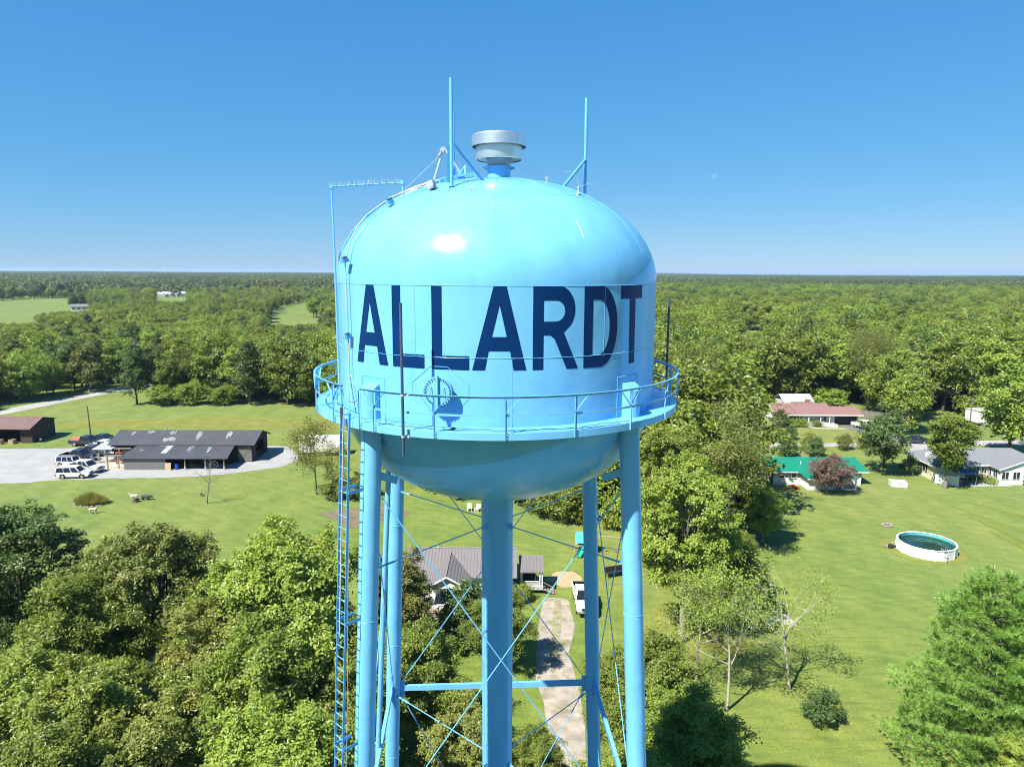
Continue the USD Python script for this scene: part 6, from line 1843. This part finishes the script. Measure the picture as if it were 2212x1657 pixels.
# ------------------------------------------------------------------ play set
ps = thing("swing_set", "play set with a turquoise tent roof and a green slide behind the tower", "play set", (8.7, 78.6, 0), -12, scale=(.82, .82, .82))
tq = mat("turquoise_canvas", (0.05, 0.46, 0.52), 0.7, 0.25, var=0.05)
bq = mat("deep_blue_canvas", (0.01, 0.06, 0.32), 0.7, 0.25)
gs = mat("green_plastic", (0.015, 0.30, 0.20), 0.35, 0.4)
for sg, mtl in ((-1, tq), (1, tq)):
    MB().hexa([(-1.5, sg * 1.0, 1.35), (1.5, sg * 1.0, 1.35), (1.5, sg * 1.02, 1.39), (-1.5, sg * 1.02, 1.39), (-1.5, 0, 2.62), (1.5, 0, 2.62), (1.5, 0, 2.66), (-1.5, 0, 2.66)]).build("tent_roof", mtl, ps)
MB().add([(-1.49, -.45, 1.2), (-1.49, .75, 1.2), (-1.49, 0, 2.5)], [[0, 1, 2], [0, 2, 1]]).build("tent_end", bq, ps)
for x in (-1.5, 1.5):
    for y in (-1.0, 1.0):
        MB().bar((x, y * 1.1, 0), (x, y * .9, 1.4), .08, .08).build("leg", wood_new, ps)
MB().box((0, 0, .9), (3.0, 1.9, .08)).build("deck", wood_new, ps)
MB().bar((1.5, 0, 2.3), (5.2, 0, 2.3), .1, .1).build("swing_beam", wood_new, ps)
for y in (-.9, .9):
    MB().bar((5.2, y, 0), (5.2, 0, 2.3), .08, .08).build("leg", wood_new, ps)
for x in (2.6, 4.0):
    s_ = MB().box((x, 0, .55), (.45, .2, .04)).build("swing_seat", bq, ps)
    MB().tube([(x - .2, 0, .55), (x - .2, 0, 2.3)], .012, 4).tube([(x + .2, 0, .55), (x + .2, 0, 2.3)], .012, 4).build("chains", galv, s_)
sl = MB()
pts = [(-.2, -1.0, 1.0), (-.35, -1.8, .75), (-.55, -2.5, .38), (-.7, -3.1, .2)]
for a_, b_ in zip(pts[:-1], pts[1:]):
    sl.bar(a_, b_, .6, .05)
    for sg in (-.3, .3):
        sl.bar(np.array(a_) + [sg, 0, .08], np.array(b_) + [sg, 0, .08], .06, .2)
sl.build("slide", gs, ps)
for nm, lab, ct_, x, y, rz_, size, mt_ in (
        ("garden_bench", "dark low bench beside the hedge right of the play set", "bench", 11.0, 71.5, 20, (2.0, .6, .5), black_trim),
        ("lawn_chair", "white plastic chair under the far trees left of the riser pipe", "chair", -5.7, 92.2, 10, (.6, .6, .45), trim),
        ("lawn_chair", "second white chair beside the one under the far trees", "chair", -4.6, 92.0, -30, (.6, .6, .45), trim),
        ("lawn_chair", "white chair standing alone at the right edge of the lawn", "chair", 78.0, 98.5, 150, (1.1, .9, .6), trim)):
    q = thing(nm, lab, ct_, (x, y, 0), rz_)
    MB().box((0, 0, size[2]), (size[0], size[1], .06)).build("seat", mt_, q)
    MB().box((0, size[1] / 2, size[2] + .28), (size[0], .05, .5), rx=-.15).build("backrest", mt_, q)
    for sx in (-1, 1):
        for sy_ in (-1, 1):
            MB().box((sx * size[0] * .45, sy_ * size[1] * .45, size[2] / 2), (.06, .06, size[2])).build("leg", mt_, q)

# ------------------------------------------------------------------ lawn figures, stump
import manifold3d as m3


def blob(joints, bones, edge=.05):
    parts = []
    for a_, b_ in bones:
        s_ = []
        for k in (a_, b_):
            p, r = joints[k]
            s_.append(m3.Manifold.sphere(r, 20).translate([float(c) for c in p]))
        parts.append(m3.Manifold.batch_hull(s_))
    u = m3.Manifold.batch_boolean(parts, m3.OpType.Add).refine_to_length(edge)
    o = u.to_mesh()
    t_ = trimesh.Trimesh(o.vert_properties[:, :3], o.tri_verts, process=True)
    trimesh.smoothing.filter_taubin(t_, iterations=6)
    return t_


def animal(label, x, y, rz, s, mt_, bear=False, lying=False):
    q = thing("animal_statue", label, "statue", (x, y, 0), rz, scale=(s, s, s))
    lz = .30 if bear else .42
    J = {"hip": ((-.32, 0, lz + .14), .155 + .06 * bear), "mid": ((0, 0, lz + .12), .16 + .05 * bear), "chest": ((.28, 0, lz + .12), .165 + .04 * bear),
         "neck": ((.42, 0, lz + .32) if not bear else (.46, 0, lz + .14), .085 if not bear else .13), "head": ((.55, 0, lz + .46) if not bear else (.62, 0, lz + .12), .075 if not bear else .115),
         "nose": ((.70, 0, lz + .41) if not bear else (.78, 0, lz + .04), .045 if not bear else .06), "tail": ((-.50, 0, lz + .16), .035)}
    B = [("hip", "mid"), ("mid", "chest"), ("chest", "neck"), ("neck", "head"), ("head", "nose"), ("hip", "tail")]
    for sg in (-1, 1):
        J["ear%d" % sg] = ((.50, sg * .10, lz + .56) if not bear else (.58, sg * .09, lz + .25), .03)
        B.append(("head", "ear%d" % sg))
        for nm_, px, kx in (("f", .26, 0.0), ("h", -.30, -.05)):
            J[nm_ + "t%d" % sg] = ((px, sg * .09, lz), .085)
            J[nm_ + "k%d" % sg] = ((px + kx + (.03 if nm_ == "f" else 0), sg * .095, lz * .5), .042 if not bear else .07)
            J[nm_ + "p%d" % sg] = ((px + .03, sg * .10, .03), .035 if not bear else .06)
            B += [(nm_ + "t%d" % sg, nm_ + "k%d" % sg), (nm_ + "k%d" % sg, nm_ + "p%d" % sg)]
    MB().tm(blob(J, B)).build("body", mt_, q, smooth=True)


cream = mat("statue_cream", (0.42, 0.36, 0.28), 0.8, 0.2, var=0.2, scale=4)
animal("small pale animal figure looking right, alone below the grass mound", -55.6, 90.6, 15, 1.1, cream)
animal("pale animal figure behind the tree stump on the left lawn", -53.2, 96.4, 185, 1.1, mat("statue_pale", (0.55, 0.48, 0.38), 0.8))
animal("dark bear shaped figure right of the tree stump on the left lawn", -51.5, 96.3, 0, 1.25, mat("statue_dark", (0.045, 0.045, 0.05), 0.7), bear=True)
animal("tiny brown figure standing left of the bare tree on the left lawn", -44.6, 98.2, -60, .8, mat("statue_brown", (0.25, 0.16, 0.10), 0.8))
st_ = thing("tree_stump", "dark square tree stump between the animal figures on the left lawn", "stump", (-52.5, 95.4, 0))
MB().lathe([(.45, 0), (.40, .12), (.38, .6), (.001, .63)], 14).build("trunk", bark, st_, smooth=40)

# ------------------------------------------------------------------ utility poles and wires
pole_m = mat("pole_timber", (0.16, 0.125, 0.10), 0.95, 0.1, var=0.25, scale=4, stretch=(3, 3, .4))


def upole(label, x, y, hgt, lean=0.0, arm=True, can=False):
    q = thing("utility_pole", label, "pole", (x, y, 0))
    MB().tube([(0, 0, -.3), (lean * hgt * .5, 0, hgt * .5), (lean * hgt, 0, hgt)], [.16, .14, .11], 10).build("post", pole_m, q, smooth=True)
    if arm:
        MB().box((lean * hgt, -.1, hgt - .45), (1.5, .1, .12)).build("crossarm", pole_m, q)
        for k in (-.65, 0, .65):
            MB().tube([(lean * hgt + k, -.1, hgt - .4), (lean * hgt + k, -.1, hgt - .22)], .04, 8).build("insulator", concrete, q)
    if can:
        MB().tube([(lean * hgt + .3, -.28, hgt - 1.9), (lean * hgt + .3, -.28, hgt - .8)], .30, 16).build("transformer", mat("transformer_grey", (0.55, 0.56, 0.57), 0.5), q)


upole("leaning wooden pole behind the parked cars in the gravel yard", -79.9, 131.6, 6.6, -.03, arm=False)
upole("wooden pole at the right beside the white mobile home", 92.4, 140.4, 7.2)
upole("wooden pole with a grey transformer among the trees at the right", 88.5, 152.5, 9.5, can=True)
upole("pale thin pole in the trees left of the red roofed house", 47.0, 140.5, 8.0, arm=False)
wr = MB()
for k in (-.65, 0, .65):
    p0, p1 = np.array([88.5 + k, 152.4, 9.3]), np.array([92.4 + k, 140.3, 7.0])
    wr.tube([p0 + (p1 - p0) * f + [0, 0, -1.6 * f * (1 - f)] for f in np.linspace(0, 1, 9)], .012, 4, cap=False)
    p2 = np.array([140 + k, 135, 7.0])
    wr.tube([p1 + (p2 - p1) * f + [0, 0, -4 * f * (1 - f)] for f in np.linspace(0, 1, 13)], .012, 4, cap=False)
wr.build("power_lines", cable_m, label="thin power lines strung between the two poles on the right", cat="wires")
mb_ = thing("mailbox", "small dark mailbox on a post beside the lane", "mailbox", (66.0, 132.4, 0))
MB().box((0, 0, .55), (.09, .09, 1.1)).build("post", wood_post, mb_)
MB().box((0, 0, 1.15), (.22, .5, .22)).build("box", black_trim, mb_)

# the daytime moon, far beyond everything
mn = thing("moon", "faint pale daytime moon low in the sky right of the tank", "moon", (2385, 8700, 1150))
mm = trimesh.creation.icosphere(4, 36)
mcol = usdkit.material(stage, "/World/Looks/moon_rock", {"tc": ("texture_coordinate", {}), "n": ("noise_texture", {"scale": 0.022, "detail": 3.0}), "r": ("rgb_ramp", {"ramp": [(.35, (0.008, 0.008, 0.007)), (.65, (0.036, 0.036, 0.032))]}), "d": ("diffuse_bsdf", {}), "tr": ("transparent_bsdf", {}), "ad": ("add_closure", {})},
                       [("tc.object", "n.vector"), ("n.fac", "r.fac"), ("r.color", "d.color"), ("d.BSDF", "ad.closure1"), ("tr.BSDF", "ad.closure2")], surface="ad.closure")
MB().tm(mm).build("disc", mcol, mn, smooth=True)
# ------------------------------------------------------------------ air
haze_m = usdkit.material(stage, "/World/Looks/haze_air", {"v": ("principled_volume", {"color": (0.58, 0.78, 1.0), "density": 0.00007, "anisotropy": 0.2})}, [], volume="v.volume")
zmin = float(gv[:, 2].min()) - 1.0
hz_ = trimesh.creation.box([30000, 30000, 1.0])
hv = hz_.vertices.copy(); hv[:, 2] = np.where(hv[:, 2] > 0, 46.0, zmin)
usdkit.mesh(stage, "/World/haze", (hv, hz_.faces), haze_m)
tag(stage.GetPrimAtPath("/World/haze"), "thin blue haze veiling the far forest", "haze", kind="stuff")
